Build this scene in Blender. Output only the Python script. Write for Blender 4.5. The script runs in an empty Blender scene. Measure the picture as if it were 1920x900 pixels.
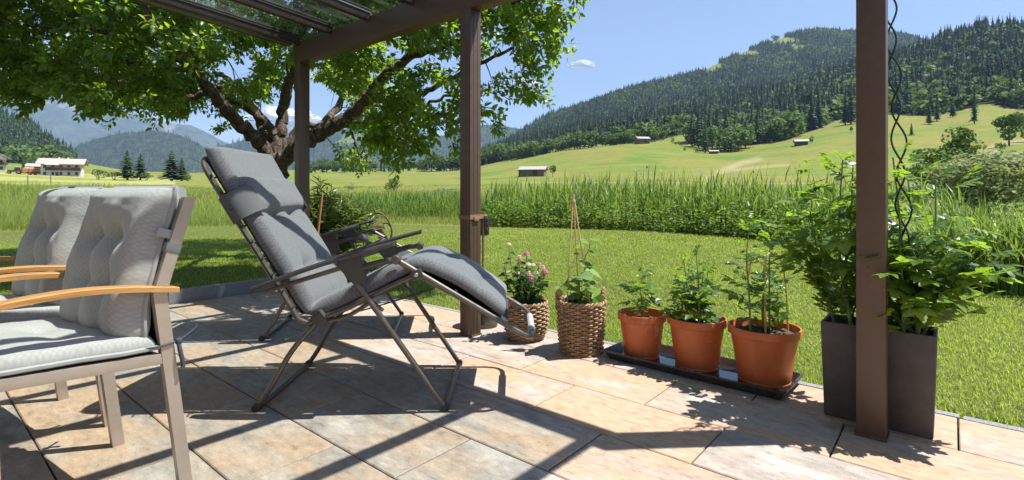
import bpy, bmesh, math, random
import numpy as np
from mathutils import Vector, Matrix

random.seed(7)
rng = np.random.default_rng(11)
SC = bpy.context.scene
COL = SC.collection
PI = math.pi
R = math.radians

# ------------------------------------------------------------------ camera, sky, sun, exposure
FPX, HZ, EYE = 980.5, 359.4, 1.049          # focal length and horizon row in a 1920 px wide frame, eye height
cam_d = bpy.data.cameras.new('camera')
cam = bpy.data.objects.new('camera', cam_d)
COL.objects.link(cam)
cam.location = (0, 0, EYE)
cam.rotation_euler = (R(90), 0, 0)
cam_d.sensor_width = 36
cam_d.lens = FPX / 1920 * 36
cam_d.shift_y = -(450 - HZ) / 1920
cam_d.clip_start = 0.05
cam_d.clip_end = 40000
SC.camera = cam

SUN_DIR = Vector((0.4625, 0.0253, 1.0)).normalized()
SUN_EL = math.asin(SUN_DIR.z)
SUN_AZ = math.atan2(SUN_DIR.x, SUN_DIR.y)
world = bpy.data.worlds.new('World')
SC.world = world
world.use_nodes = True
wn = world.node_tree.nodes
wl = world.node_tree.links
sky = wn.new('ShaderNodeTexSky')
sky.sky_type = 'NISHITA'
sky.sun_disc = False
sky.sun_elevation = SUN_EL
sky.sun_rotation = SUN_AZ
sky.altitude = 900
sky.air_density = 1.0
sky.dust_density = 0.7
sky.ozone_density = 0.7
bg = wn['Background']
bg.inputs[1].default_value = 0.068
wl.new(sky.outputs[0], bg.inputs[0])

sun_d = bpy.data.lights.new('sun', 'SUN')
sun_d.energy = 5.0
sun_d.angle = R(0.5)
sun_d.color = (1.0, 0.97, 0.915)
sun = bpy.data.objects.new('sun', sun_d)
COL.objects.link(sun)
sun.location = (20, 0, 40)
sun.rotation_euler = SUN_DIR.to_track_quat('Z', 'Y').to_euler()

SC.view_settings.view_transform = 'Standard'
SC.view_settings.look = 'None'
SC.view_settings.exposure = 1.32
SC.view_settings.gamma = 1
SC.view_settings.use_curve_mapping = False
SC.cycles.use_denoising = True
SC.cycles.max_bounces = 10
SC.cycles.transparent_max_bounces = 16
SC.cycles.volume_bounces = 0
SC.cycles.caustics_reflective = False
SC.cycles.caustics_refractive = False

# ------------------------------------------------------------------ survey helpers (site measurements)
TH = R(40.088)
U = np.array([-math.cos(TH), math.sin(TH)])    # along the patio edge, away to the left
V = np.array([math.sin(TH), math.cos(TH)])     # out of the patio to the lawn
def W(u, v): return (float(u * U[0] + v * V[0]), float(u * U[1] + v * V[1]))
def at(px, py, Y): return ((px - 960) / FPX * Y, Y, EYE - (py - HZ) / FPX * Y)
def pxof(X, Y): return 960 + FPX * X / Y
PATIO_ROT = math.atan2(-U[1], -U[0])           # local x axis = -U, local y axis = V

# ------------------------------------------------------------------ object helpers
def tag(o, label=None, cat=None, group=None, kind=None):
    if label: o['label'] = label
    if cat: o['category'] = cat
    if group: o['group'] = group
    if kind: o['kind'] = kind
    return o
def root(name, label, cat, loc=(0, 0, 0), rz=0, group=None):
    o = bpy.data.objects.new(name, None)
    o.empty_display_size = 0.1
    COL.objects.link(o)
    o.location = loc
    o.rotation_euler = (0, 0, rz)
    return tag(o, label, cat, group)
def link(name, me, mat=None, parent=None, loc=None):
    if mat is not None and not me.materials: me.materials.append(mat)
    o = bpy.data.objects.new(name, me)
    COL.objects.link(o)
    if parent is not None: o.parent = parent
    if loc is not None: o.location = loc
    return o
def copy_tree(o, parent=None):
    c = o.copy(); COL.objects.link(c)
    if parent is not None: c.parent = parent
    for ch in list(o.children): copy_tree(ch, c)
    return c

class MB:
    def __init__(s): s.v = []; s.f = []
    def add(s, v, f):
        n = len(s.v); s.v += [tuple(map(float, p)) for p in v]; s.f += [tuple(i + n for i in q) for q in f]
        return s
    def box(s, c, size, M=None, bev=0):
        bm = bmesh.new()
        bmesh.ops.create_cube(bm, size=1)
        bmesh.ops.scale(bm, vec=size, verts=bm.verts)
        if bev: bmesh.ops.bevel(bm, geom=bm.edges[:], offset=bev, segments=2, affect='EDGES', profile=.6)
        if M is not None: bmesh.ops.transform(bm, matrix=M.to_4x4(), verts=bm.verts)
        bmesh.ops.translate(bm, vec=c, verts=bm.verts)
        bm.verts.index_update()
        s.add([v.co[:] for v in bm.verts], [[v.index for v in f.verts] for f in bm.faces]); bm.free()
        return s
    def bar(s, a, b, w, h, up=(0, 0, 1), bev=.002):
        a, b = Vector(a), Vector(b); d = b - a
        x = d.normalized(); upv = Vector(up)
        y = upv.cross(x).normalized(); z = x.cross(y)
        return s.box((a + b) / 2, (d.length, w, h), Matrix((x, y, z)).transposed(), bev)
    def tube(s, pts, r, n=8, cap=True, closed=False):
        pts = [Vector(p) for p in pts]
        rs = r if isinstance(r, (list, tuple, np.ndarray)) else [r] * len(pts)
        N = len(pts); vs = []; prev = None
        for i, p in enumerate(pts):
            if closed: t = pts[(i + 1) % N] - pts[i - 1]
            else: t = pts[min(i + 1, N - 1)] - pts[max(i - 1, 0)]
            t.normalize()
            if prev is None:
                a = Vector((0, 0, 1)) if abs(t.z) < .9 else Vector((1, 0, 0))
                prev = t.cross(a).normalized()
            prev = (prev - t * prev.dot(t)).normalized()
            q = t.cross(prev)
            for k in range(n):
                an = 2 * PI * k / n
                vs.append(p + (prev * math.cos(an) + q * math.sin(an)) * rs[i])
        fs = []
        for i in range(N if closed else N - 1):
            j = (i + 1) % N
            for k in range(n):
                l = (k + 1) % n
                fs.append((i * n + k, i * n + l, j * n + l, j * n + k))
        if cap and not closed:
            fs.append(tuple(range(n - 1, -1, -1))); fs.append(tuple((N - 1) * n + k for k in range(n)))
        return s.add(vs, fs)
    def lathe(s, prof, n=32, c=(0, 0, 0)):
        vs = []; fs = []
        for (r, z) in prof:
            for k in range(n):
                a = 2 * PI * k / n; vs.append((c[0] + r * math.cos(a), c[1] + r * math.sin(a), c[2] + z))
        for i in range(len(prof) - 1):
            for k in range(n):
                l = (k + 1) % n
                fs.append((i * n + k, i * n + l, (i + 1) * n + l, (i + 1) * n + k))
        return s.add(vs, fs)
    def loft(s, loops, cap0=True, cap1=True):
        n = len(loops[0]); vs = [p for l in loops for p in l]; fs = []
        for i in range(len(loops) - 1):
            for k in range(n):
                l = (k + 1) % n
                fs.append((i * n + k, i * n + l, (i + 1) * n + l, (i + 1) * n + k))
        if cap0: fs.append(tuple(range(n - 1, -1, -1)))
        if cap1: fs.append(tuple((len(loops) - 1) * n + k for k in range(n)))
        return s.add(vs, fs)
    def prism(s, poly, a, b):            # poly: list of 3D points, extruded from offset a to b
        a, b = Vector(a), Vector(b)
        return s.loft([[Vector(p) + a for p in poly], [Vector(p) + b for p in poly]])
    def mesh(s, name, smooth=True, ang=35):
        me = bpy.data.meshes.new(name)
        me.from_pydata(s.v, [], s.f)
        bm = bmesh.new(); bm.from_mesh(me)
        bmesh.ops.recalc_face_normals(bm, faces=bm.faces)
        if smooth:
            lim = R(ang)
            for f in bm.faces: f.smooth = True
            for e in bm.edges:
                if len(e.link_faces) == 2 and e.calc_face_angle(0) > lim: e.smooth = False
        bm.to_mesh(me); bm.free()
        return me
    def build(s, name, mat, parent=None, loc=None, smooth=True, kind=None):
        o = link(name, s.mesh(name, smooth), mat, parent, loc)
        if kind: o['kind'] = kind
        return o

def rrect(w, d, z, r, n=4):
    out = []
    for cx, cy, a0 in ((w / 2 - r, d / 2 - r, 0), (-w / 2 + r, d / 2 - r, 90), (-w / 2 + r, -d / 2 + r, 180), (w / 2 - r, -d / 2 + r, 270)):
        for k in range(n + 1):
            a = R(a0 + 90 * k / n); out.append((cx + r * math.cos(a), cy + r * math.sin(a), z))
    return out
def spline(pts, n=8):
    P = [np.array(p, float) for p in pts]
    P = [2 * P[0] - P[1]] + P + [2 * P[-1] - P[-2]]
    out = []
    for i in range(1, len(P) - 2):
        for k in range(n):
            t = k / n
            out.append(.5 * (2 * P[i] + (P[i + 1] - P[i - 1]) * t + (2 * P[i - 1] - 5 * P[i] + 4 * P[i + 1] - P[i + 2]) * t * t + (3 * P[i] - P[i - 1] - 3 * P[i + 1] + P[i + 2]) * t ** 3))
    out.append(P[-2])
    return out
def round_corner(pts, r, n=5):
    P = [Vector(p) for p in pts]; out = [P[0]]
    for i in range(1, len(P) - 1):
        a = (P[i - 1] - P[i]); b = (P[i + 1] - P[i])
        ra = min(r, a.length * .45); rb = min(r, b.length * .45)
        A = P[i] + a.normalized() * ra; B = P[i] + b.normalized() * rb
        for k in range(n + 1):
            t = k / n; out.append(A * (1 - t) ** 2 + P[i] * 2 * t * (1 - t) + B * t * t)
    out.append(P[-1]); return out

# ---------- numpy meshes
def np_mesh(name, Vt, F, rnd=None, smooth=False, uv=None, extra=None):
    Vt = np.asarray(Vt, np.float32); F = np.asarray(F, np.int32)
    me = bpy.data.meshes.new(name)
    k = F.shape[1]
    me.vertices.add(len(Vt)); me.vertices.foreach_set('co', Vt.ravel())
    me.loops.add(F.size); me.loops.foreach_set('vertex_index', F.ravel())
    me.polygons.add(len(F))
    me.polygons.foreach_set('loop_start', np.arange(0, F.size, k, dtype=np.int32))
    me.polygons.foreach_set('use_smooth', np.full(len(F), smooth))
    if rnd is not None:
        a = me.attributes.new('rnd', 'FLOAT', 'POINT'); a.data.foreach_set('value', np.asarray(rnd, np.float32))
    if extra:
        for nm, arr in extra.items():
            a = me.attributes.new(nm, 'FLOAT', 'POINT'); a.data.foreach_set('value', np.asarray(arr, np.float32))
    if uv is not None:
        l = me.uv_layers.new(name='UVMap'); l.data.foreach_set('uv', np.asarray(uv, np.float32)[F.ravel()].ravel())
    me.update(calc_edges=True)
    return me
def inst(TV, TF, M, T, rnd):
    """copies of a template (k,3)/(m,3) under matrices M (n,3,3) and offsets T (n,3)"""
    TV = np.asarray(TV, float); TF = np.asarray(TF)
    n = len(T); k = len(TV)
    Vt = np.einsum('nij,kj->nki', M, TV) + np.asarray(T)[:, None, :]
    F = TF[None] + (np.arange(n) * k)[:, None, None]
    return Vt.reshape(-1, 3), F.reshape(-1, TF.shape[1]), np.repeat(rnd, k)
def unit(a): return a / np.maximum(np.linalg.norm(a, axis=-1, keepdims=True), 1e-9)
def frames(ax, up, L, Wd, N=None):
    """matrix columns: axis*L, side*Wd, normal*N"""
    ax = unit(ax); side = unit(np.cross(up, ax)); nr = np.cross(ax, side)
    L = np.broadcast_to(np.asarray(L, float), (len(ax),)); Wd = np.broadcast_to(np.asarray(Wd, float), (len(ax),))
    N = L if N is None else np.broadcast_to(np.asarray(N, float), (len(ax),))
    return np.stack([ax * L[:, None], side * Wd[:, None], nr * N[:, None]], axis=2)
def rdir(n, r=None):
    r = rng if r is None else r
    return unit(r.normal(size=(n, 3)))
LEAF_V = np.array([(0, 0, 0), (.38, .5, .10), (.38, -.5, .10), (.5, 0, 0), (1, 0, -.12), (.75, .3, .0), (.75, -.3, .0)])
LEAF_F = np.array([(0, 3, 1), (0, 2, 3), (3, 5, 1), (3, 2, 6), (3, 4, 5), (3, 6, 4)])
def blades(P, H, Wd, lean, az, rnd, seg=3, curl=1.6, face=None):
    """grass blades: bases P (n,3), height, width, lean (horizontal reach / height), azimuth of the lean"""
    n = len(P); dx, dy = np.cos(az), np.sin(az)
    fa = az + PI / 2 if face is None else face
    sx, sy = np.cos(fa), np.sin(fa)
    Vs = []
    for i in range(seg):
        t = i / seg
        w = Wd * (1 - t ** 1.8) * .5 * (0.7 + .3 * min(1, t * 4))
        o = lean * H * t ** curl
        z = H * (t - .35 * np.minimum(lean, 1.5) * t ** 2.5)
        c = P + np.stack([dx * o, dy * o, z], 1)
        s = np.stack([sx * w, sy * w, np.zeros(n)], 1)
        Vs += [c - s, c + s]
    o = lean * H
    Vs.append(P + np.stack([dx * o, dy * o, H * (1 - .35 * np.minimum(lean, 1.5))], 1))
    Vt = np.stack(Vs, 1); k = Vt.shape[1]
    T = []
    for i in range(seg - 1):
        a = 2 * i; T += [(a, a + 1, a + 3), (a, a + 3, a + 2)]
    T.append((2 * seg - 2, 2 * seg - 1, 2 * seg))
    F = np.array(T)[None] + (np.arange(n) * k)[:, None, None]
    return Vt.reshape(-1, 3), F.reshape(-1, 3), np.repeat(rnd, k)
def vnoise(x, y, s=0):
    """cheap smooth value noise"""
    x = np.asarray(x, float); y = np.asarray(y, float)
    xi = np.floor(x).astype(np.int64); yi = np.floor(y).astype(np.int64); fx = x - xi; fy = y - yi
    fx = fx * fx * (3 - 2 * fx); fy = fy * fy * (3 - 2 * fy)
    def h(a, b):
        v = np.sin(a * 127.1 + b * 311.7 + s * 74.7) * 43758.5453
        return v - np.floor(v)
    return (h(xi, yi) * (1 - fx) + h(xi + 1, yi) * fx) * (1 - fy) + (h(xi, yi + 1) * (1 - fx) + h(xi + 1, yi + 1) * fx) * fy
def fbm(x, y, o=4, s=0):
    a = 0; t = 0; w = .5
    for i in range(o):
        a = a + vnoise(x * 2 ** i, y * 2 ** i, s + i) * w; t += w; w *= .5
    return a / t

# ------------------------------------------------------------------ materials
def new_mat(name):
    m = bpy.data.materials.new(name); m.use_nodes = True
    nt = m.node_tree
    return m, nt.nodes, nt.links, nt.nodes['Principled BSDF']
def rgb(c): return (c[0], c[1], c[2], 1)
def ramp(N, L, fac, stops):
    r = N.new('ShaderNodeValToRGB')
    while len(r.color_ramp.elements) < len(stops): r.color_ramp.elements.new(.5)
    for e, (p, c) in zip(r.color_ramp.elements, stops): e.position = p; e.color = rgb(c)
    L.new(fac, r.inputs[0]); return r.outputs[0]
def noise(N, L, vec, scale, detail=4, rough=.55, dist=0):
    n = N.new('ShaderNodeTexNoise'); n.inputs['Scale'].default_value = scale; n.inputs['Detail'].default_value = detail
    n.inputs['Roughness'].default_value = rough; n.inputs['Distortion'].default_value = dist
    if vec is not None: L.new(vec, n.inputs['Vector'])
    return n.outputs[0]
def math_n(N, L, op, a, b=None):
    m = N.new('ShaderNodeMath'); m.operation = op
    for i, x in enumerate((a, b)):
        if x is None: continue
        if isinstance(x, (int, float)): m.inputs[i].default_value = x
        else: L.new(x, m.inputs[i])
    return m.outputs[0]
def mix(N, L, fac, a, b, mode='MIX'):
    m = N.new('ShaderNodeMix'); m.data_type = 'RGBA'; m.blend_type = mode
    for s, x in ((m.inputs[0], fac), (m.inputs[6], a), (m.inputs[7], b)):
        if isinstance(x, (int, float)): s.default_value = x
        elif isinstance(x, (tuple, list)): s.default_value = rgb(x)
        else: L.new(x, s)
    return m.outputs[2]
def bump(N, L, b, h, strength=.3, dist=.01):
    n = N.new('ShaderNodeBump'); n.inputs['Strength'].default_value = strength; n.inputs['Distance'].default_value = dist
    L.new(h, n.inputs['Height']); L.new(n.outputs[0], b.inputs['Normal']); return n
def coords(N, kind='Object'):
    return N.new('ShaderNodeTexCoord').outputs[kind]
def stretch(N, L, vec, s):
    m = N.new('ShaderNodeMapping'); m.inputs['Scale'].default_value = s; L.new(vec, m.inputs[0]); return m.outputs[0]

def plain(name, c1, c2=None, scale=20, rough=.5, metal=0, bmp=0, bscale=None, spec=.5, str3=None):
    m, N, L, b = new_mat(name)
    b.inputs['Roughness'].default_value = rough; b.inputs['Metallic'].default_value = metal
    b.inputs['Specular IOR Level'].default_value = spec
    v = coords(N)
    if str3: v = stretch(N, L, v, str3)
    if c2 is None: b.inputs['Base Color'].default_value = rgb(c1)
    else:
        n = noise(N, L, v, scale, 5)
        L.new(ramp(N, L, n, [(.3, c1), (.7, c2)]), b.inputs['Base Color'])
        r2 = math_n(N, L, 'MULTIPLY_ADD', n, .3); r2.node.inputs[2].default_value = rough - .15; L.new(r2, b.inputs['Roughness'])
    if bmp: bump(N, L, b, noise(N, L, v, bscale or scale * 4, 4), bmp, .01)
    return m
def leafmat(name, c_dark, c_light, c_trans, rough=.45, tr=.45, spec=.4, vein=False):
    m, N, L, b = new_mat(name)
    at_ = N.new('ShaderNodeAttribute'); at_.attribute_name = 'rnd'
    oi = N.new('ShaderNodeObjectInfo')
    f = math_n(N, L, 'FRACT', math_n(N, L, 'ADD', at_.outputs['Fac'], oi.outputs['Random']))
    col = ramp(N, L, f, [(0, c_dark), (.6, tuple((a + c) / 2 for a, c in zip(c_dark, c_light))), (1, c_light)])
    L.new(col, b.inputs['Base Color'])
    b.inputs['Roughness'].default_value = rough
    b.inputs['Specular IOR Level'].default_value = spec
    t = N.new('ShaderNodeBsdfTranslucent')
    L.new(ramp(N, L, f, [(0, tuple(x * .75 for x in c_trans)), (1, c_trans)]), t.inputs[0])
    mx = N.new('ShaderNodeMixShader'); mx.inputs[0].default_value = tr
    L.new(b.outputs[0], mx.inputs[1]); L.new(t.outputs[0], mx.inputs[2])
    L.new(mx.outputs[0], N['Material Output'].inputs[0])
    return m

M = {}
M['bronze'] = plain('bronze_powder_coat', (.092, .056, .036), (.112, .070, .047), 30, .42, .15, .04, 900)
M['shaded_bronze'] = plain('shaded_bronze_rafter', (.040, .026, .020), (.055, .036, .028), 30, .4, .15)  # the posts' bronze darkened: shade under the roof put into the colour
M['alu'] = plain('aluminium_strip', (.55, .55, .56), None, rough=.3, metal=.9)
M['rubber'] = plain('black_rubber', (.02, .02, .02), (.03, .03, .03), 40, .6)
M['lounge_frame'] = plain('lounger_tube_paint', (.125, .105, .09), (.16, .135, .115), 40, .34, .5)
M['lounge_plastic'] = plain('lounger_grey_plastic', (.050, .045, .042), (.072, .065, .06), 30, .42, 0, .05, 300)
M['sleeve'] = plain('grey_plastic_sleeve', (.33, .33, .34), (.38, .38, .39), 30, .5)
M['champagne'] = plain('champagne_aluminium', (.43, .35, .29), (.48, .39, .325), 25, .40, .45)
M['black_tex'] = plain('black_mesh_textile', (.022, .022, .026), (.035, .035, .04), 400, .8)
M['cord'] = plain('dark_cord', (.03, .03, .05), (.09, .09, .12), 500, .8)
M['soil'] = plain('potting_soil', (.045, .028, .018), (.11, .07, .045), 60, .95, 0, .8, 90)
M['tin'] = plain('weathered_tin', (.07, .065, .05), (.15, .14, .11), 12, .5, .6)
M['bamboo'] = plain('bamboo_cane', (.55, .36, .17), (.65, .46, .24), 14, .5, str3=(1, 1, .2))
M['wood_stake'] = plain('orange_wood', (.36, .15, .06), (.45, .21, .09), 14, .7, str3=(1, 1, .2))
M['spiral'] = plain('dark_green_steel', (.02, .035, .03), (.03, .05, .04), 30, .3, .3)
M['wicker'] = plain('wicker_willow', (.20, .115, .055), (.42, .28, .16), 26, .65, 0, .3, 120)
M['rust'] = plain('rusty_iron', (.09, .05, .03), (.17, .10, .06), 40, .8)
M['camo'] = plain('camouflage_plastic', (.05, .035, .02), (.30, .19, .11), 30, .6)
M['strap'] = plain('tan_webbing', (.20, .125, .07), (.25, .16, .09), 200, .8)
M['white_tag'] = plain('white_label', (.8, .8, .8), (.74, .74, .74), 30, .6)

def slab_mat():
    m, N, L, b = new_mat('concrete_slab_mottled')
    oi = N.new('ShaderNodeObjectInfo'); rn = oi.outputs['Random']
    v = coords(N)
    off = N.new('ShaderNodeVectorMath'); off.operation = 'ADD'
    cb = N.new('ShaderNodeCombineXYZ')
    for i, k in enumerate((37.0, 91.0, 13.0)): L.new(math_n(N, L, 'MULTIPLY', rn, k), cb.inputs[i])
    L.new(v, off.inputs[0]); L.new(cb.outputs[0], off.inputs[1]); v2 = off.outputs[0]
    vs = stretch(N, L, v2, (1.6, 4.5, 1))
    big = noise(N, L, vs, 1.6, 6, .62, .6)
    fine = noise(N, L, stretch(N, L, v2, (1.5, 3.2, 1)), 11, 6, .68)
    grain = noise(N, L, v2, 190, 3, .6)
    warm = noise(N, L, stretch(N, L, v2, (1, 2.2, 1)), 2.3, 4, .55, .4)
    base = ramp(N, L, big, [(.26, (.205, .176, .156)), (.42, (.30, .26, .228)), (.55, (.375, .325, .285)), (.74, (.47, .42, .378))])
    wf = math_n(N, L, 'ADD', warm, math_n(N, L, 'MULTIPLY', rn, .32))
    wm = N.new('ShaderNodeMapRange'); wm.inputs[1].default_value = .50; wm.inputs[2].default_value = .80; L.new(wf, wm.inputs[0])
    base = mix(N, L, math_n(N, L, 'MULTIPLY', wm.outputs[0], .8), base, (.44, .285, .175))
    fr = ramp(N, L, fine, [(.30, (.50, .50, .52)), (.43, (.86, .86, .87)), (.56, (1.0, 1.0, 1.0)), (.70, (1.26, 1.25, 1.23))])
    base = mix(N, L, .85, base, fr, 'MULTIPLY')
    gr = ramp(N, L, grain, [(.3, (.80, .80, .80)), (.7, (1.14, 1.14, 1.14))])
    base = mix(N, L, .8, base, gr, 'MULTIPLY')
    L.new(base, b.inputs['Base Color'])
    b.inputs['Roughness'].default_value = .72; b.inputs['Specular IOR Level'].default_value = .35
    bump(N, L, b, math_n(N, L, 'ADD', fine, math_n(N, L, 'MULTIPLY', grain, .5)), .35, .004)
    return m
M['slab'] = slab_mat()
M['joint'] = plain('joint_grit', (.05, .042, .035), (.13, .11, .09), 60, .95, 0, .6, 200)
M['granite'] = plain('granite', (.09, .09, .095), (.36, .36, .37), 190, .8, 0, .7, 140)

def weave_mat(name, c, period, contrast=.5, rough=.85, sheen=.3):
    m, N, L, b = new_mat(name)
    uv = coords(N, 'UV')
    sp = N.new('ShaderNodeSeparateXYZ'); L.new(uv, sp.inputs[0])
    vo = N.new('ShaderNodeTexVoronoi'); vo.voronoi_dimensions = '2D'; vo.inputs['Scale'].default_value = 1 / period; vo.inputs['Randomness'].default_value = .35
    rt_ = N.new('ShaderNodeMapping'); rt_.inputs['Rotation'].default_value = (0, 0, R(45)); L.new(uv, rt_.inputs[0]); L.new(rt_.outputs[0], vo.inputs['Vector'])
    w = math_n(N, L, 'SUBTRACT', 1.0, math_n(N, L, 'MULTIPLY', vo.outputs['Distance'], 1.5))
    n = noise(N, L, stretch(N, L, uv, (40, 500, 1)), 1, 3, .6)
    f = math_n(N, L, 'ADD', math_n(N, L, 'MULTIPLY', w, .75), math_n(N, L, 'MULTIPLY', n, .25))
    lo = tuple(x * (1 - contrast) for x in c); hi = tuple(min(1, x * (1 + contrast * .55)) for x in c)
    L.new(ramp(N, L, f, [(.15, lo), (.8, hi)]), b.inputs['Base Color'])
    b.inputs['Roughness'].default_value = rough; b.inputs['Specular IOR Level'].default_value = .2
    b.inputs['Sheen Weight'].default_value = sheen
    bump(N, L, b, f, .10, .002)
    return m
M['fab_dark'] = weave_mat('slate_woven_fabric', (.172, .168, .178), .0135, .24)
M['fab_light'] = weave_mat('pale_grey_woven_fabric', (.38, .37, .355), .0115, .13)
M['fab_edge'] = weave_mat('grey_woven_fabric', (.36, .355, .35), .0115, .18)
M['fab_plain'] = plain('slate_band_fabric', (.15, .147, .15), (.21, .207, .21), 260, .85, 0, .3, 300)
M['fab_band'] = plain('slate_band_fabric_dark', (.10, .098, .104), (.145, .142, .15), 260, .9, 0, .2, 300)
def teak():
    m, N, L, b = new_mat('oiled_teak')
    v = stretch(N, L, coords(N), (60, 3, 60))
    n = noise(N, L, v, 1.5, 6, .6, .5)
    L.new(ramp(N, L, n, [(.28, (.30, .125, .035)), (.5, (.50, .24, .075)), (.75, (.62, .34, .12))]), b.inputs['Base Color'])
    b.inputs['Roughness'].default_value = .45
    bump(N, L, b, n, .15, .003); return m
M['teak'] = teak()
def bark():
    m, N, L, b = new_mat('apple_bark')
    v = coords(N)
    n = noise(N, L, stretch(N, L, v, (9, 9, 4)), 2.2, 8, .65, .8)
    n2 = noise(N, L, v, 45, 5, .7)
    c = ramp(N, L, n, [(.3, (.028, .019, .014)), (.5, (.10, .072, .052)), (.64, (.25, .20, .155)), (.78, (.38, .335, .27))])
    L.new(mix(N, L, .6, c, ramp(N, L, n2, [(.3, (.6, .6, .6)), (.7, (1.3, 1.3, 1.25))]), 'MULTIPLY'), b.inputs['Base Color'])
    b.inputs['Roughness'].default_value = .9
    bump(N, L, b, math_n(N, L, 'ADD', n, math_n(N, L, 'MULTIPLY', n2, .6)), 1.0, .05); return m
M['bark'] = bark()
M['bark_far'] = plain('spruce_bark', (.05, .035, .025), (.10, .08, .06), 3, .9)
def terracotta(name, scuff):
    m, N, L, b = new_mat(name)
    v = coords(N)
    n = noise(N, L, v, 9, 5)
    c = ramp(N, L, n, [(.3, (.48, .115, .034)), (.7, (.58, .155, .048))])
    s = noise(N, L, stretch(N, L, v, (14, 14, 5)), 1.6, 6, .7, .8)
    mr = N.new('ShaderNodeMapRange'); mr.inputs[1].default_value = .54 if scuff else .60; mr.inputs[2].default_value = .70 if scuff else .80; L.new(s, mr.inputs[0])
    L.new(mix(N, L, math_n(N, L, 'MULTIPLY', mr.outputs[0], .7 if scuff else .38), c, (.62, .45, .36)), b.inputs['Base Color'])
    b.inputs['Roughness'].default_value = .42; bump(N, L, b, n, .05, .004); return m
M['terra1'] = terracotta('terracotta_plastic_scuffed', True)
M['terra2'] = terracotta('terracotta_plastic', False)
M['tray'] = plain('black_plastic_tray', (.018, .018, .020), (.045, .042, .04), 18, .38)
M['planter'] = plain('dark_brown_fibre_planter', (.048, .041, .037), (.11, .097, .09), 5, .6, 0, .25, 40)
def water_mat():
    m, N, L, b = new_mat('still_water')
    b.inputs['Base Color'].default_value = (.012, .016, .02, 1); b.inputs['Roughness'].default_value = .03; b.inputs['Specular IOR Level'].default_value = .6
    bump(N, L, b, noise(N, L, coords(N), 12, 2), .03, .01); return m
M['water'] = water_mat()
def glass_mat():
    m, N, L, b = new_mat('roof_glass')
    N.remove(b)
    t = N.new('ShaderNodeBsdfTransparent'); t.inputs[0].default_value = (.86, .90, .88, 1)
    g = N.new('ShaderNodeBsdfGlossy'); g.inputs['Roughness'].default_value = .02
    n = noise(N, L, coords(N), 3, 3)
    bm = N.new('ShaderNodeBump'); bm.inputs['Strength'].default_value = .05; L.new(n, bm.inputs['Height']); L.new(bm.outputs[0], g.inputs['Normal'])
    f0 = N.new('ShaderNodeFresnel'); f0.inputs[0].default_value = 1.5
    bf = N.new('ShaderNodeNewGeometry').outputs['Backfacing']
    f = math_n(N, L, 'MULTIPLY', f0.outputs[0], math_n(N, L, 'SUBTRACT', 1.0, bf)).node
    d = N.new('ShaderNodeBsdfTranslucent'); d.inputs[0].default_value = (.5, .52, .5, 1)
    mx = N.new('ShaderNodeMixShader'); L.new(f.outputs[0], mx.inputs[0]); L.new(t.outputs[0], mx.inputs[1]); L.new(g.outputs[0], mx.inputs[2])
    dn = noise(N, L, stretch(N, L, coords(N), (9, 1.2, 1)), 2, 5, .7)
    mr = N.new('ShaderNodeMapRange'); mr.inputs[1].default_value = .4; mr.inputs[2].default_value = .9; mr.inputs[4].default_value = .06; L.new(dn, mr.inputs[0])
    m2 = N.new('ShaderNodeMixShader'); L.new(mr.outputs[0], m2.inputs[0]); L.new(mx.outputs[0], m2.inputs[1]); L.new(d.outputs[0], m2.inputs[2])
    L.new(m2.outputs[0], N['Material Output'].inputs[0]); return m
M['glass'] = glass_mat()

M['apple_leaf'] = leafmat('apple_leaf', (.025, .068, .010), (.12, .215, .032), (.42, .62, .04), .34, .5, .5)
M['tomato_leaf'] = leafmat('tomato_leaf', (.028, .080, .013), (.125, .215, .035), (.36, .56, .045), .36, .45, .55)
M['bean_leaf'] = leafmat('bean_leaf', (.08, .17, .025), (.19, .31, .06), (.38, .55, .07), .5, .42)
M['flower_leaf'] = leafmat('lantana_leaf', (.02, .06, .015), (.06, .13, .03), (.12, .26, .03), .45, .35)
M['oleander_leaf'] = leafmat('oleander_leaf', (.04, .08, .022), (.20, .26, .08), (.30, .42, .07), .34, .38, .5)
M['lawn_blade'] = leafmat('lawn_grass', (.075, .15, .014), (.34, .40, .072), (.54, .68, .07), .45, .5, .4)
M['meadow_blade'] = leafmat('meadow_grass', (.10, .165, .028), (.29, .33, .10), (.48, .56, .11), .55, .48, .3)
M['reed_blade'] = leafmat('reed_leaf', (.035, .095, .018), (.165, .25, .06), (.32, .47, .06), .45, .45, .4)
M['nettle'] = leafmat('nettle_leaf', (.04, .10, .015), (.16, .26, .04), (.34, .50, .05), .5, .42, .3)
M['iris_blade'] = leafmat('iris_blade', (.04, .10, .02), (.17, .25, .065), (.32, .46, .06), .38, .42)
M['spruce'] = leafmat('spruce_needles', (.014, .034, .016), (.065, .105, .040), (.06, .11, .03), .7, .15, .2)
M['broad'] = leafmat('broadleaf_far', (.035, .075, .020), (.12, .19, .045), (.20, .30, .045), .6, .32, .2)
M['willow'] = leafmat('willow_far', (.13, .165, .07), (.34, .375, .18), (.42, .48, .16), .6, .36, .25)
M['stem'] = plain('green_stem', (.13, .20, .06), (.20, .27, .10), 30, .6)
M['stem_brown'] = plain('brown_stem', (.12, .09, .05), (.18, .13, .08), 30, .8)
M['pink'] = leafmat('pink_petal', (.55, .16, .28), (.75, .34, .48), (.7, .3, .4), .6, .3)
M['cream'] = leafmat('cream_petal', (.75, .68, .42), (.82, .78, .62), (.8, .75, .5), .6, .3)

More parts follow.
